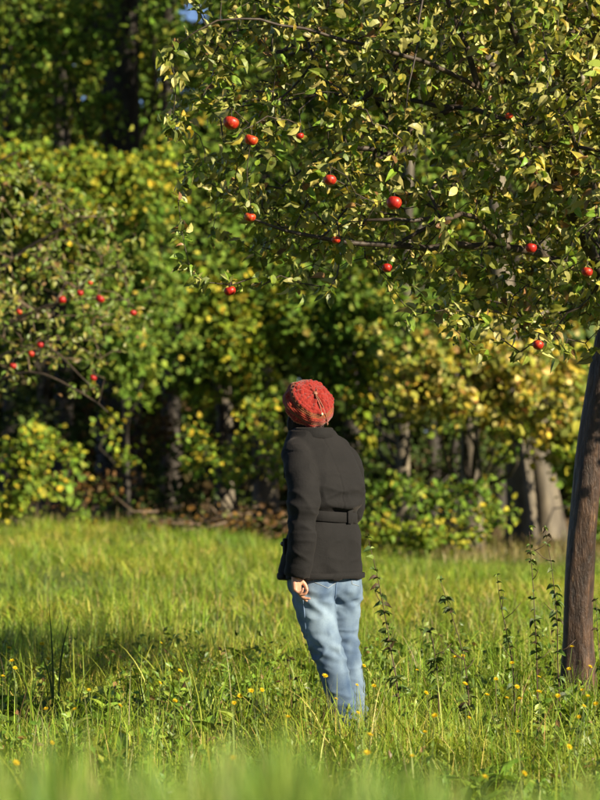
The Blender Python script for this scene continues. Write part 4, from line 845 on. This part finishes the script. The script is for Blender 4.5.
def skin_body():
    mb = MB()
    zs = np.linspace(.80, 1.40, 14); mb.rings([ell(torso_c(z), max(torso_wd(z)[0] - .035, .05), max(torso_wd(z)[1] - .032, .05), 28) for z in zs])
    nk = [torso_c(1.37), torso_c(1.42) + FV * .008, head_c - HU * .07 - HF * .01, head_c - HU * .02]; mb.tube(*resample(nk, [.075, .056, .052, .05], .02), 18)
    # head: skull, face, jaw, nose, ears, brow, lips
    mb.ball(head_c + HU * .012 - HF * .012, (.076, .092, .098), 24, 16, axes=np.stack([HR, HF, HU])); mb.ball(head_c - HU * .045 + HF * .022, (.058, .066, .070), 20, 12, axes=np.stack([HR, HF, HU])); mb.ball(head_c - HU * .092 + HF * .062, (.024, .02, .018), 12, 8, axes=np.stack([HR, HF, HU]))
    mb.tube([head_c + HU * .012 + HF * .078, head_c - HU * .012 + HF * .094, head_c - HU * .03 + HF * .104], [.009, .011, .013], 10); mb.ball(head_c - HU * .033 + HF * .096, (.018, .012, .010), 10, 8, axes=np.stack([HR, HF, HU]))
    mb.ball(head_c - HU * .062 + HF * .085, (.024, .009, .007), 10, 8, axes=np.stack([HR, HF, HU])); mb.ball(head_c + HU * .026 + HF * .074, (.05, .012, .009), 12, 8, axes=np.stack([HR, HF, HU]))
    for s in (-1, 1):
        mb.ball(head_c - HU * .012 - HF * .012 + HR * s * .076, (.010, .020, .032), 12, 8, axes=np.stack([HR, HF, HU])); mb.ball(head_c - HU * .028 + HF * .062 + HR * s * .036, (.022, .016, .018), 10, 8, axes=np.stack([HR, HF, HU]))
    # arms inside the sleeves
    for arm, rr in ((arm_l, armr_l), (arm_r, armr_r)): mb.tube(*resample(arm, np.array(rr) - .028, .03), 16)
    wl = arm_l[-1] + np.array([-.006, 0, .014]); 
    mb.tube([arm_l[-2], arm_l[-1], wl + np.array([0, 0, -.01])], [.030, .027, .026], 14)
    hand_shapes(mb, wl, (.08, .0, -1), (.86, -.30, -.10), (-.25, -.95, 0), [.35, .62, 1.05, 1.15])
    fd = unit(arm_r[-1] - arm_r[-2]); wr = arm_r[-1] + fd * .02; mb.tube([arm_r[-2], arm_r[-1], wr], [.03, .027, .026], 14)
    hand_shapes(mb, wr, fd, -RV - ZV * .2, (0, 0, -1), [.7, .8, .8, .8])
    # hips, legs and feet inside the clothes
    mb.rings([ell(torso_c(z) if z > .775 else torso_c(.775) * [1, 1, 0] + [0, 0, z], w, d, 28) for z, w, d in [(.70, .145, .095), (.76, .155, .105), (.82, .15, .105)]])
    for leg, rr in ((leg_l, legr_l), (leg_r, legr_r)):
        mb.tube(*resample(leg, np.array(rr) - .022, .04), 16); f = leg[-1] + np.array([0, 0, -.03]); mb.tube(*resample([leg[-1], f + FV * .02, f + FV * .10 + [0, 0, -.015], f + FV * .165 + [0, 0, -.02]], [.036, .036, .030, .020], .02), 12)
    me = remeshed(mb, .0036, 3, .4, .35); smooth_all(me); return me
m, nt, b = newmat('skin'); n = noise_node(nt, 60, 4); r_ = ramp(nt, n.outputs['Fac'], [(.3, (.36, .17, .105)), (.7, (.45, .23, .15))]); nt.links.new(r_.outputs['Color'], b.inputs['Base Color']); b.inputs['Roughness'].default_value = .5
b.inputs['Subsurface Weight'].default_value = .15; b.inputs['Subsurface Radius'].default_value = (.01, .004, .002); M['skin'] = m
body = part_at('body', skin_body(), M['skin'], person)
m, nt, b = newmat('eye'); b.inputs['Base Color'].default_value = (.05, .03, .02, 1); b.inputs['Roughness'].default_value = .1; M['eye'] = m
for s in (-1, 1):
    mb = MB(); mb.ball(head_c + HU * .004 + HF * .074 + HR * s * .031, (.011,) * 3, 12, 8); part_at('eye', mb.mesh('eye'), M['eye'], body)

# --- clothes
def fold_noise(v, f, seed): return np.array([mnoise.noise(Vector((a * f[0] + seed, b2 * f[1], c * f[2]))) for a, b2, c in v])
m, nt, b = newmat('jacket_cloth'); n = noise_node(nt, 260, 3, .7); n2 = noise_node(nt, 9, 5, .6)
r_ = ramp(nt, n2.outputs['Fac'], [(.3, (.0031, .0028, .0032)), (.7, (.0062, .0055, .0058))]); nt.links.new(r_.outputs['Color'], b.inputs['Base Color'])
b.inputs['Roughness'].default_value = .85; b.inputs['Specular IOR Level'].default_value = .25; b.inputs['Sheen Weight'].default_value = .06; b.inputs['Sheen Roughness'].default_value = .45; b.inputs['Sheen Tint'].default_value = (.6, .5, .45, 1)
n5 = noise_node(nt, 55, 5, .7); ad = nt.nodes.new('ShaderNodeMath'); ad.operation = 'MULTIPLY_ADD'; nt.links.new(n5.outputs['Fac'], ad.inputs[0]); ad.inputs[1].default_value = 1.6; nt.links.new(n.outputs['Fac'], ad.inputs[2])
bump(nt, b, ad.outputs[0], .5, .003); M['jacket'] = m
def cyl_angle(v): 
    c = np.array([torso_c(z) for z in v[:, 2]]); q = v - c; return np.arctan2(q @ FV, q @ RV), q
def jacket():
    mb = MB()
    mb.rings([ell(torso_c(z), *(torso_wd(z)), 48, 2.4) for z in np.linspace(.775, 1.462, 32)])
    for arm, rr in ((arm_l, armr_l), (arm_r, armr_r)): mb.tube(*resample(arm, rr, .025), 24)
    # shoulder yoke closing sleeve and body
    for s, arm in ((-1, arm_l), (1, arm_r)):
        mb.tube(*resample([torso_c(1.405) + RV * s * .05, torso_c(1.372) + RV * s * .115 - FV * .012, arm[0] + [0, 0, -.005], arm[1]], [.055, .062, .066, .066], .02), 18)
    me = remeshed(mb, .0062, 8, .5); v = get_v(me); nr = get_n(me); ang, q = cyl_angle(v); z = v[:, 2]
    da = np.min([np.linalg.norm(v - p, axis=1) - rr for p, rr in zip(*resample(arm_l, armr_l, .03))], axis=0); sleeve = np.clip(1 - (da + .006) / .012, 0, 1) * (z < 1.37)
    bodyw = 1 - sleeve; back = np.clip(-np.sin(ang), 0, 1)
    disp = .0065 * fold_noise(v, (6, 6, 4), 1) + .0035 * fold_noise(v, (15, 15, 9), 5)
    # cloth blousing over the half belt, pinched at the belt, flared below
    disp += bodyw * (back * ((.019 + .009 * np.sin(ang * 4 + .8)) * np.exp(-((z - 1.118) / .020) ** 2) - .010 * np.exp(-((z - 1.060) / .024) ** 2)))
    for zc, am, sl in [(1.16, .004, .25), (1.20, .003, -.2), (1.245, .003, .15)]: disp += bodyw * back * am * np.exp(-((z - zc - sl * .12 * np.sin(ang * 2 + zc * 9)) / .009) ** 2)
    # long soft folds below the belt and the centre seam
    disp += bodyw * np.clip((1.03 - z) / .2, 0, 1) * .006 * np.sin(ang * 7 + 1.2)
    disp -= bodyw * .0035 * np.exp(-((ang + math.pi / 2 + .10) / .022) ** 2) * (z > 1.1)
    # sleeve creases round the elbow, armhole seam, hem stitching
    disp += sleeve * (.006 * np.sin(z * 62 + q[:, 0] * 30 + 2.5 * fold_noise(v, (5, 5, 3), 9)) * np.exp(-((z - 1.10) / .10) ** 2) + .004 * np.sin(z * 75 - q[:, 0] * 24) * np.exp(-((z - .88) / .07) ** 2))
    disp -= .004 * np.exp(-(((sleeve - .5)) / .28) ** 2) * (z > 1.0); disp -= bodyw * .003 * np.exp(-((z - .803) / .004) ** 2)
    rg = 1 - 2.2 * np.abs(fold_noise(v + np.stack([v[:, 2] * .5, 0 * z, 0 * z], 1), (7, 7, 11), 40)); disp += .0070 * np.clip(rg, 0, 1) ** 3 * (.4 + sleeve * .9 + .5 * np.exp(-((z - 1.13) / .09) ** 2))
    v = v + nr * disp[:, None]; set_v(me, v); smooth_all(me)
    j = part_at('jacket', me, M['jacket'], person)
    def strip(name, z0, z1, a0, a1, off, th, n=30, tilt=0.0):
        a = np.linspace(a0, a1, n); R = []
        for t_ in a:
            zz = (z0 + z1) / 2 + tilt * (t_ - (a0 + a1) / 2); c = torso_c(zz); w, d = torso_wd(zz)
            def pt(z, o):
                ca, sa = math.cos(t_), math.sin(t_); p = 2 / 2.4
                e = np.sign(ca) * abs(ca) ** p * (w + o) * RV + np.sign(sa) * abs(sa) ** p * (d + o) * FV; return np.array([c[0], c[1], z]) + e
            h = (z1 - z0) / 2; R.append([pt(zz - h, off), pt(zz - h, off + th), pt(zz - h * .9, off + th + .002), pt(zz + h * .9, off + th + .002), pt(zz + h, off + th), pt(zz + h, off)])
        mb = MB(); mb.rings(R); me = mb.mesh(name); return part_at(name, me, M['jacket'], j)
    strip('belt', 1.038, 1.086, math.radians(-156), math.radians(-46), -.004, .009, tilt=-.010)
    strip('belt_loop', 1.030, 1.104, math.radians(-82), math.radians(-72), -.002, .017, 8)
    strip('hem_band', .776, .800, math.radians(-178), math.radians(178), -.002, .004, 60)
    # stand collar
    R = []
    for a in np.linspace(0, 2 * math.pi, 40, endpoint=False):
        c = np.array([math.cos(a) * .094, math.sin(a) * .088]); c2 = c * .93; up = torso_c(1.43) ; f = 1 - .35 * max(0, math.sin(a)); hh = .040 * f
        b0 = up + RV * c[0] * 1.05 + FV * c[1] * 1.05; R.append([b0 - ZV * .015, b0 + RV * c[0] * .12 + FV * c[1] * .12, b0 + ZV * hh, b0 + ZV * (hh + .004) - RV * c[0] * .06 - FV * c[1] * .06, b0 + ZV * (hh - .004) - RV * c[0] * .10 - FV * c[1] * .10, b0 - ZV * .015 - RV * c[0] * .1 - FV * c[1] * .1])
    R = np.array(R); R = np.vstack([R, R[:1]]); mb = MB(); mb.rings(R, cap=False); part_at('collar', mb.mesh('collar'), M['jacket'], j)
    # flap pockets on the left front, seen edge on
    for z0, z1, a0, a1 in [(.885, .960, 122, 166), (1.24, 1.285, 118, 140)]: strip('pocket_flap', z0, z1, math.radians(a0), math.radians(a1), -.003, .011, 12)
    mb = MB(); c = torso_c(.935); w, d = torso_wd(.93); e = c - RV * w * .93 + FV * d * .62; mb.ball(e, (.012, .012, .012), 10, 8); part_at('button', mb.mesh('button'), M['eye'], j)
    for arm, rr in ((arm_l, armr_l), (arm_r, armr_r)):
        d = unit(arm[-1] - arm[-2]); mb = MB(); pts = [arm[-1] - d * .030, arm[-1] - d * .026, arm[-1] + d * .002, arm[-1] + d * .004, arm[-1] - d * .01]; mb.tube(pts[:4], [rr[-1] + .001, rr[-1] + .004, rr[-1] + .004, rr[-1] * .8], 22, cap=True); part_at('cuff', mb.mesh('cuff'), M['jacket'], j)
    return j
jacket()

# jeans
m, nt, b = newmat('denim'); at = nt.nodes.new('ShaderNodeVertexColor'); at.layer_name = 'Col'; n = noise_node(nt, 420, 2, .8); n2 = noise_node(nt, 14, 5, .6)
r1 = ramp(nt, n.outputs['Fac'], [(.3, (.7, .72, .78)), (.7, (1.15, 1.13, 1.1))]); r2 = ramp(nt, n2.outputs['Fac'], [(.3, (.8, .82, .86)), (.7, (1.15, 1.13, 1.1))])
m1 = nt.nodes.new('ShaderNodeMix'); m1.data_type = 'RGBA'; m1.blend_type = 'MULTIPLY'; m1.inputs[0].default_value = 1; nt.links.new(at.outputs['Color'], m1.inputs[6]); nt.links.new(r1.outputs['Color'], m1.inputs[7])
m2 = nt.nodes.new('ShaderNodeMix'); m2.data_type = 'RGBA'; m2.blend_type = 'MULTIPLY'; m2.inputs[0].default_value = 1; nt.links.new(m1.outputs[2], m2.inputs[6]); nt.links.new(r2.outputs['Color'], m2.inputs[7]); nt.links.new(m2.outputs[2], b.inputs['Base Color'])
b.inputs['Roughness'].default_value = .9; b.inputs['Specular IOR Level'].default_value = .15; bump(nt, b, n.outputs['Fac'], .3, .0015); M['denim'] = m
def jeans():
    mb = MB()
    def pc(z): return torso_c(.775) * [1, 1, 0] + np.array([.005, 0, z])
    mb.rings([ell(pc(z), w, d, 40, 2.2) for z, w, d in [(.70, .150, .105), (.74, .172, .122), (.78, .176, .128), (.84, .170, .124), (.88, .165, .12)]])
    for s in (-1, 1): mb.ball(pc(.735) + RV * s * .075 - FV * .055, (.088, .080, .085), 20, 14, axes=np.stack([RV, FV, ZV]))
    for leg, rr in ((leg_l, legr_l), (leg_r, legr_r)): mb.tube(*resample(leg, rr, .03), 28, sq=(1, 1))
    me = remeshed(mb, .0065, 6, .5); v = get_v(me); nr = get_n(me); z = v[:, 2]
    disp = .004 * fold_noise(v, (9, 9, 6), 2) + .002 * fold_noise(v, (24, 24, 16), 7)
    w = 2.2 * fold_noise(v, (4, 4, 3), 12)
    disp += .0042 * np.sin(z * 120 + v[:, 0] * 46 + 1.6 * w) * np.exp(-((z - .45) / .07) ** 2) * (.5 + .5 * np.tanh(2 * w))         # creases behind the knee
    disp += .0040 * np.sin(z * 105 - v[:, 0] * 50 + w * 2) * np.exp(-((z - .17) / .10) ** 2)      # stacking above the shoe
    disp += .0035 * np.sin(z * 90 + v[:, 0] * 80 + w * 1.5) * np.exp(-((z - .655) / .05) ** 2)            # under the seat
    rg = 1 - 2.4 * np.abs(fold_noise(v + np.stack([v[:, 2] * .6, 0 * z, 0 * z], 1), (9, 9, 17), 44)); disp += .0075 * np.clip(rg, 0, 1) ** 2 * (.3 + np.exp(-((z - .45) / .09) ** 2) + np.exp(-((z - .16) / .1) ** 2) + .6 * np.exp(-((z - .68) / .05) ** 2))
    v = v + nr * disp[:, None]; set_v(me, v); smooth_all(me)
    # worn denim: faded seat, thigh and knee backs, darker seams
    nz = fold_noise(v, (7, 7, 5), 20); fade = np.clip(.36 + .55 * nz + .25 * fold_noise(v, (30, 30, 12), 31) + .34 * np.exp(-((z - .60) / .13) ** 2) * np.clip(-nr[:, 1] + .2, 0, 1), 0, 1)
    dk, lt = np.array([.024, .050, .105]), np.array([.20, .27, .34]); c = dk + (lt - dk) * fade[:, None]
    a = me.color_attributes.new('Col', 'FLOAT_COLOR', 'POINT'); cc = np.ones((len(v), 4), dtype=np.float32); cc[:, :3] = c; a.data.foreach_set('color', cc.ravel())
    j = part_at('jeans', me, M['denim'], person)
    from mathutils.bvhtree import BVHTree
    bvh = BVHTree.FromPolygons([Vector(p) for p in v], [tuple(p.vertices) for p in me.polygons])
    def hit(px, z):
        o = Vector((0, -DP, CAMH)); t_ = Vector(((px - 300) / S, 0, z)); h = bvh.ray_cast(o, (t_ - o).normalized()); return None if h[0] is None else (np.array(h[0]), np.array(h[1]))
    def seam(name, pts, wd=.0032, col=(.22, .25, .27)):
        P0 = []
        for px, z in pts:
            h = hit(px, z)
            if h is not None: P0.append(h[0] + h[1] * .001)
        if len(P0) > 2:
            mb2 = MB(); mb2.tube(P0, wd * .5, 6, c=col); part_at(name, mb2.mesh(name, True), M['denim'], j)
    def line(a_, b_, n_=14): return [(a_[0] + (b_[0] - a_[0]) * t_, a_[1] + (b_[1] - a_[1]) * t_) for t_ in np.linspace(0, 1, n_)]
    ZP = lambda y: (745 - y) / S
    seam('pocket_seam', line((311, ZP(566)), (314, ZP(582))) + line((314, ZP(582)), (328, ZP(588)), 10)[1:] + line((328, ZP(588)), (341, ZP(579)), 10)[1:])
    seam('pocket_seam', line((350, ZP(568)), (352, ZP(584))) + line((352, ZP(584)), (359, ZP(586)), 6)[1:])
    seam('centre_seam', line((337, ZP(570)), (335, ZP(600))), .005, (.10, .16, .27))
    seam('side_seam', line((303, ZP(598)), (307, ZP(640)), 20) + line((307, ZP(640)), (322, ZP(690)), 20)[1:], .004, (.14, .2, .3))
jeans()

# shoes, mostly hidden in the grass
m, nt, b = newmat('shoe_leather'); n = noise_node(nt, 40, 4); r_ = ramp(nt, n.outputs['Fac'], [(.3, (.05, .03, .02)), (.7, (.11, .065, .04))]); nt.links.new(r_.outputs['Color'], b.inputs['Base Color']); b.inputs['Roughness'].default_value = .5; M['shoe'] = m
m, nt, b = newmat('shoe_rubber'); b.inputs['Base Color'].default_value = (.02, .018, .016, 1); b.inputs['Roughness'].default_value = .7; M['sole'] = m
for leg in (leg_l, leg_r):
    a0 = leg[-1] * [1, 1, 0]; prof = [(-.075, .030, .075), (-.055, .037, .10), (-.01, .038, .10), (.05, .040, .082), (.11, .046, .060), (.155, .044, .048), (.19, .030, .035), (.205, .012, .026)]
    R = [];  Rs = []
    for f, w, h in prof:
        a = np.arange(16) / 16 * 2 * math.pi; R.append(a0 + FV * f + np.cos(a)[:, None] * RV * w + (np.clip(np.sin(a), -.35, 1)[:, None] * (h - .03) * .9 + .055) * ZV)
        Rs.append(a0 + FV * f + np.sign(np.cos(a))[:, None] * np.abs(np.cos(a))[:, None] ** .4 * RV * (w + .004) + (np.sign(np.sin(a))[:, None] * np.abs(np.sin(a))[:, None] ** .4 * .013 + .016) * ZV)
    mb = MB(); mb.rings(R); sh = part_at('shoe', mb.mesh('shoe'), M['shoe'], person); mb = MB(); mb.rings(Rs); part_at('sole', mb.mesh('sole'), M['sole'], sh)

# hair: short dark hair showing under the hat
m, nt, b = newmat('hair'); n = noise_node(nt, 300, 3, mapscale=(1, 1, .08)); r_ = ramp(nt, n.outputs['Fac'], [(.3, (.006, .004, .004)), (.7, (.022, .014, .011))]); nt.links.new(r_.outputs['Color'], b.inputs['Base Color']); b.inputs['Roughness'].default_value = .7; b.inputs['Specular IOR Level'].default_value = .15; bump(nt, b, n.outputs['Fac'], .6, .003); M['hair'] = m
mb = MB(); mb.ball(head_c + HU * .006 - HF * .020, (.080, .090, .088), 28, 16, axes=np.stack([HR, HF, HU])); mb.ball(head_c - HU * .065 - HF * .035, (.070, .055, .060), 20, 12, axes=np.stack([HR, HF, HU]))
for s in (-1, 1): mb.ball(head_c - HU * .058 + HF * .012 + HR * s * .066, (.026, .044, .062), 14, 10, axes=np.stack([HR, HF, HU]))
me = remeshed(mb, .006, 5); v = get_v(me); set_v(me, v + get_n(me) * (.004 * fold_noise(v, (60, 60, 10), 3))[:, None]); smooth_all(me); part_at('hair', me, M['hair'], person)

# knitted hat
def hat():
    ax = unit(np.array([.42, -.66, .60])); e1 = unit(np.cross(ax, ZV)); e2 = np.cross(ax, e1)      # crown direction: up and back
    ctr = np.array([(309.5 - 300) / S, head_c[1] - .045, (745 - 401.5) / S])
    ns, na = 150, 220; u = np.linspace(0, 1, ns); a = np.arange(na) / na * 2 * math.pi
    kx = [0, .12, .28, .45, .60, .74, .86, .94, 1.0]; kr = [.001, .036, .076, .103, .116, .121, .116, .104, .096]; kz = [.060, .058, .051, .036, .015, -.010, -.032, -.044, -.042]
    def cr(xs_, ys_, t_):
        xs_ = np.array(xs_); ys_ = np.array(ys_); m_ = np.gradient(ys_, xs_); i_ = np.clip(np.searchsorted(xs_, t_) - 1, 0, len(xs_) - 2); h = xs_[i_ + 1] - xs_[i_]; s = (t_ - xs_[i_]) / h
        return (2 * s ** 3 - 3 * s ** 2 + 1) * ys_[i_] + (s ** 3 - 2 * s ** 2 + s) * h * m_[i_] + (-2 * s ** 3 + 3 * s ** 2) * ys_[i_ + 1] + (s ** 3 - s ** 2) * h * m_[i_ + 1]
    R = cr(kx, kr, u); Z = cr(kx, kz, u)
    V = (R[:, None] * np.cos(a))[..., None] * e1 + (R[:, None] * np.sin(a))[..., None] * e2 + (Z[:, None] * np.ones(na))[..., None] * ax
    dR = np.gradient(R); dZ = np.gradient(Z); nl = np.hypot(dR, dZ); nR = -dZ / nl; nZ = dR / nl
    Nn = (nR[:, None] * np.cos(a))[..., None] * e1 + (nR[:, None] * np.sin(a))[..., None] * e2 + (nZ[:, None] * np.ones(na))[..., None] * ax
    D = np.zeros((ns, na)); Ccol = np.zeros((ns, na, 3)); red = np.array([.17, .009, .006]); dred = np.array([.17, .012, .007]); brn = np.array([.10, .030, .012]); org = np.array([.34, .065, .010])
    U = u[:, None] * np.ones(na)
    Ccol[:] = red
    rows = [(.07, 7, .0), (.155, 12, .3), (.24, 17, .0), (.325, 22, .4), (.41, 26, .1)]
    for (uc, cnt, ph) in rows:                                            # popcorn stitches
        rad = .046; rr = np.mod(a / (2 * math.pi) * cnt + ph + .12 * np.sin(3 * a + uc * 40), 1) - .5; arc = 2 * math.pi * np.interp(uc, u, R) / cnt
        D = np.maximum(D, (.0042 + .0016 * np.sin(5 * a + uc * 90))[None] * np.sqrt(np.clip(1 - (rr[None] / .46) ** 2 - ((U - uc) / rad) ** 2, 0, 1)))
    band = lambda lo, hi: ((U >= lo) & (U < hi))
    Ccol[band(0, .035)] = brn * 1.4; Ccol[band(.44, .56)] = brn * 1.15; Ccol[band(.56, .70)] = dred; Ccol[band(.70, .76)] = brn * 1.3; Ccol[band(.76, .86)] = red; Ccol[band(.86, 1.01)] = org
    st = .0022 * np.abs(np.sin(a * 42))[None] * np.abs(np.sin(U * 62)) * (U > .44); D = D + st + .0035 * (band(.84, .98)) * (.7 + .3 * np.sin(a * 48)[None])
    nz = np.array([mnoise.noise(Vector((math.cos(t_) * 3, math.sin(t_) * 3, q * 6))) for q in u for t_ in a]).reshape(ns, na)
    V = V + Nn * (D + (.010 * nz))[..., None] - ZV * (.014 * (np.clip(U - .35, 0, .5)) * 1.0)[..., None]
    sp = np.array([mnoise.noise(Vector((math.cos(t_) * 26, math.sin(t_) * 26, q * 40))) for q in u for t_ in a]).reshape(ns, na)
    mixc = np.clip(sp * 1.6, 0, 1)[..., None] * (.25 + .75 * (U > .44))[..., None]; Ccol = Ccol * (1 - mixc * .7) + (org * .8) * mixc * .7
    Ccol *= (1 + .45 * sp)[..., None]; Ccol = np.clip(Ccol, .002, .9)
    V = V + ctr; i_ = np.arange(ns - 1)[:, None] * na; j_ = np.arange(na)[None]; q = np.stack([i_ + j_, i_ + na + j_, i_ + na + (j_ + 1) % na, i_ + (j_ + 1) % na], -1).reshape(-1, 4)
    me = mesh_np('hat', V.reshape(-1, 3), None, q, Ccol.reshape(-1, 3))
    m, nt, b = newmat('knit_wool'); at = nt.nodes.new('ShaderNodeVertexColor'); at.layer_name = 'Col'; nt.links.new(at.outputs['Color'], b.inputs['Base Color']); b.inputs['Roughness'].default_value = .85; b.inputs['Sheen Weight'].default_value = .2; b.inputs['Specular IOR Level'].default_value = .15
    n = noise_node(nt, 350, 3, .8); bump(nt, b, n.outputs['Fac'], .5, .002)
    h = part_at('hat', me, m, person)
    # leather cord with beads hanging from the crown
    m, nt, b = newmat('leather_cord'); b.inputs['Base Color'].default_value = (.17, .06, .03, 1); b.inputs['Roughness'].default_value = .6
    m3, nt, b = newmat('bone_bead'); b.inputs['Base Color'].default_value = (.62, .5, .3, 1); b.inputs['Roughness'].default_value = .35
    from mathutils.bvhtree import BVHTree
    Vf = V.reshape(-1, 3); bv = BVHTree.FromPolygons([Vector(p) for p in Vf], q.tolist())
    def on(px, py, off=.004):
        o = Vector((0, -DP, CAMH)); t_ = Vector(((px - 300) / S, 0, (745 - py) / S)); hh = bv.ray_cast(o, (t_ - o).normalized()); return np.array(hh[0]) + np.array([0, -off, 0]) if hh[0] is not None else None
    top = ctr + ax * .064
    mb = MB(); mb.ball(top, (.012, .012, .007), 12, 8, axes=np.stack([e1, e2, ax])); part_at('crown_button', mb.mesh('crown_button'), m, h)
    for pts, bead in [([(316, 396), (318.5, 402), (320.5, 408), (322, 414)], True), ([(317, 396), (320, 401), (323.5, 408), (325.5, 415), (327, 421)], False)]:
        P0 = [top] + [p for p in (on(*q_) for q_ in pts) if p is not None]
        if bead is False: P0.append(P0[-1] + np.array([.002, -.001, -.012]))
        mb = MB(); mb.tube(*resample(P0, .0024, .008), 6); part_at('cord', mb.mesh('cord'), m, h)
        mb = MB(); mb.ball(P0[-1], (.006, .006, .007) if bead else (.004, .004, .009), 10, 8); part_at('bead', mb.mesh('bead'), m3 if bead else m, h)
hat()
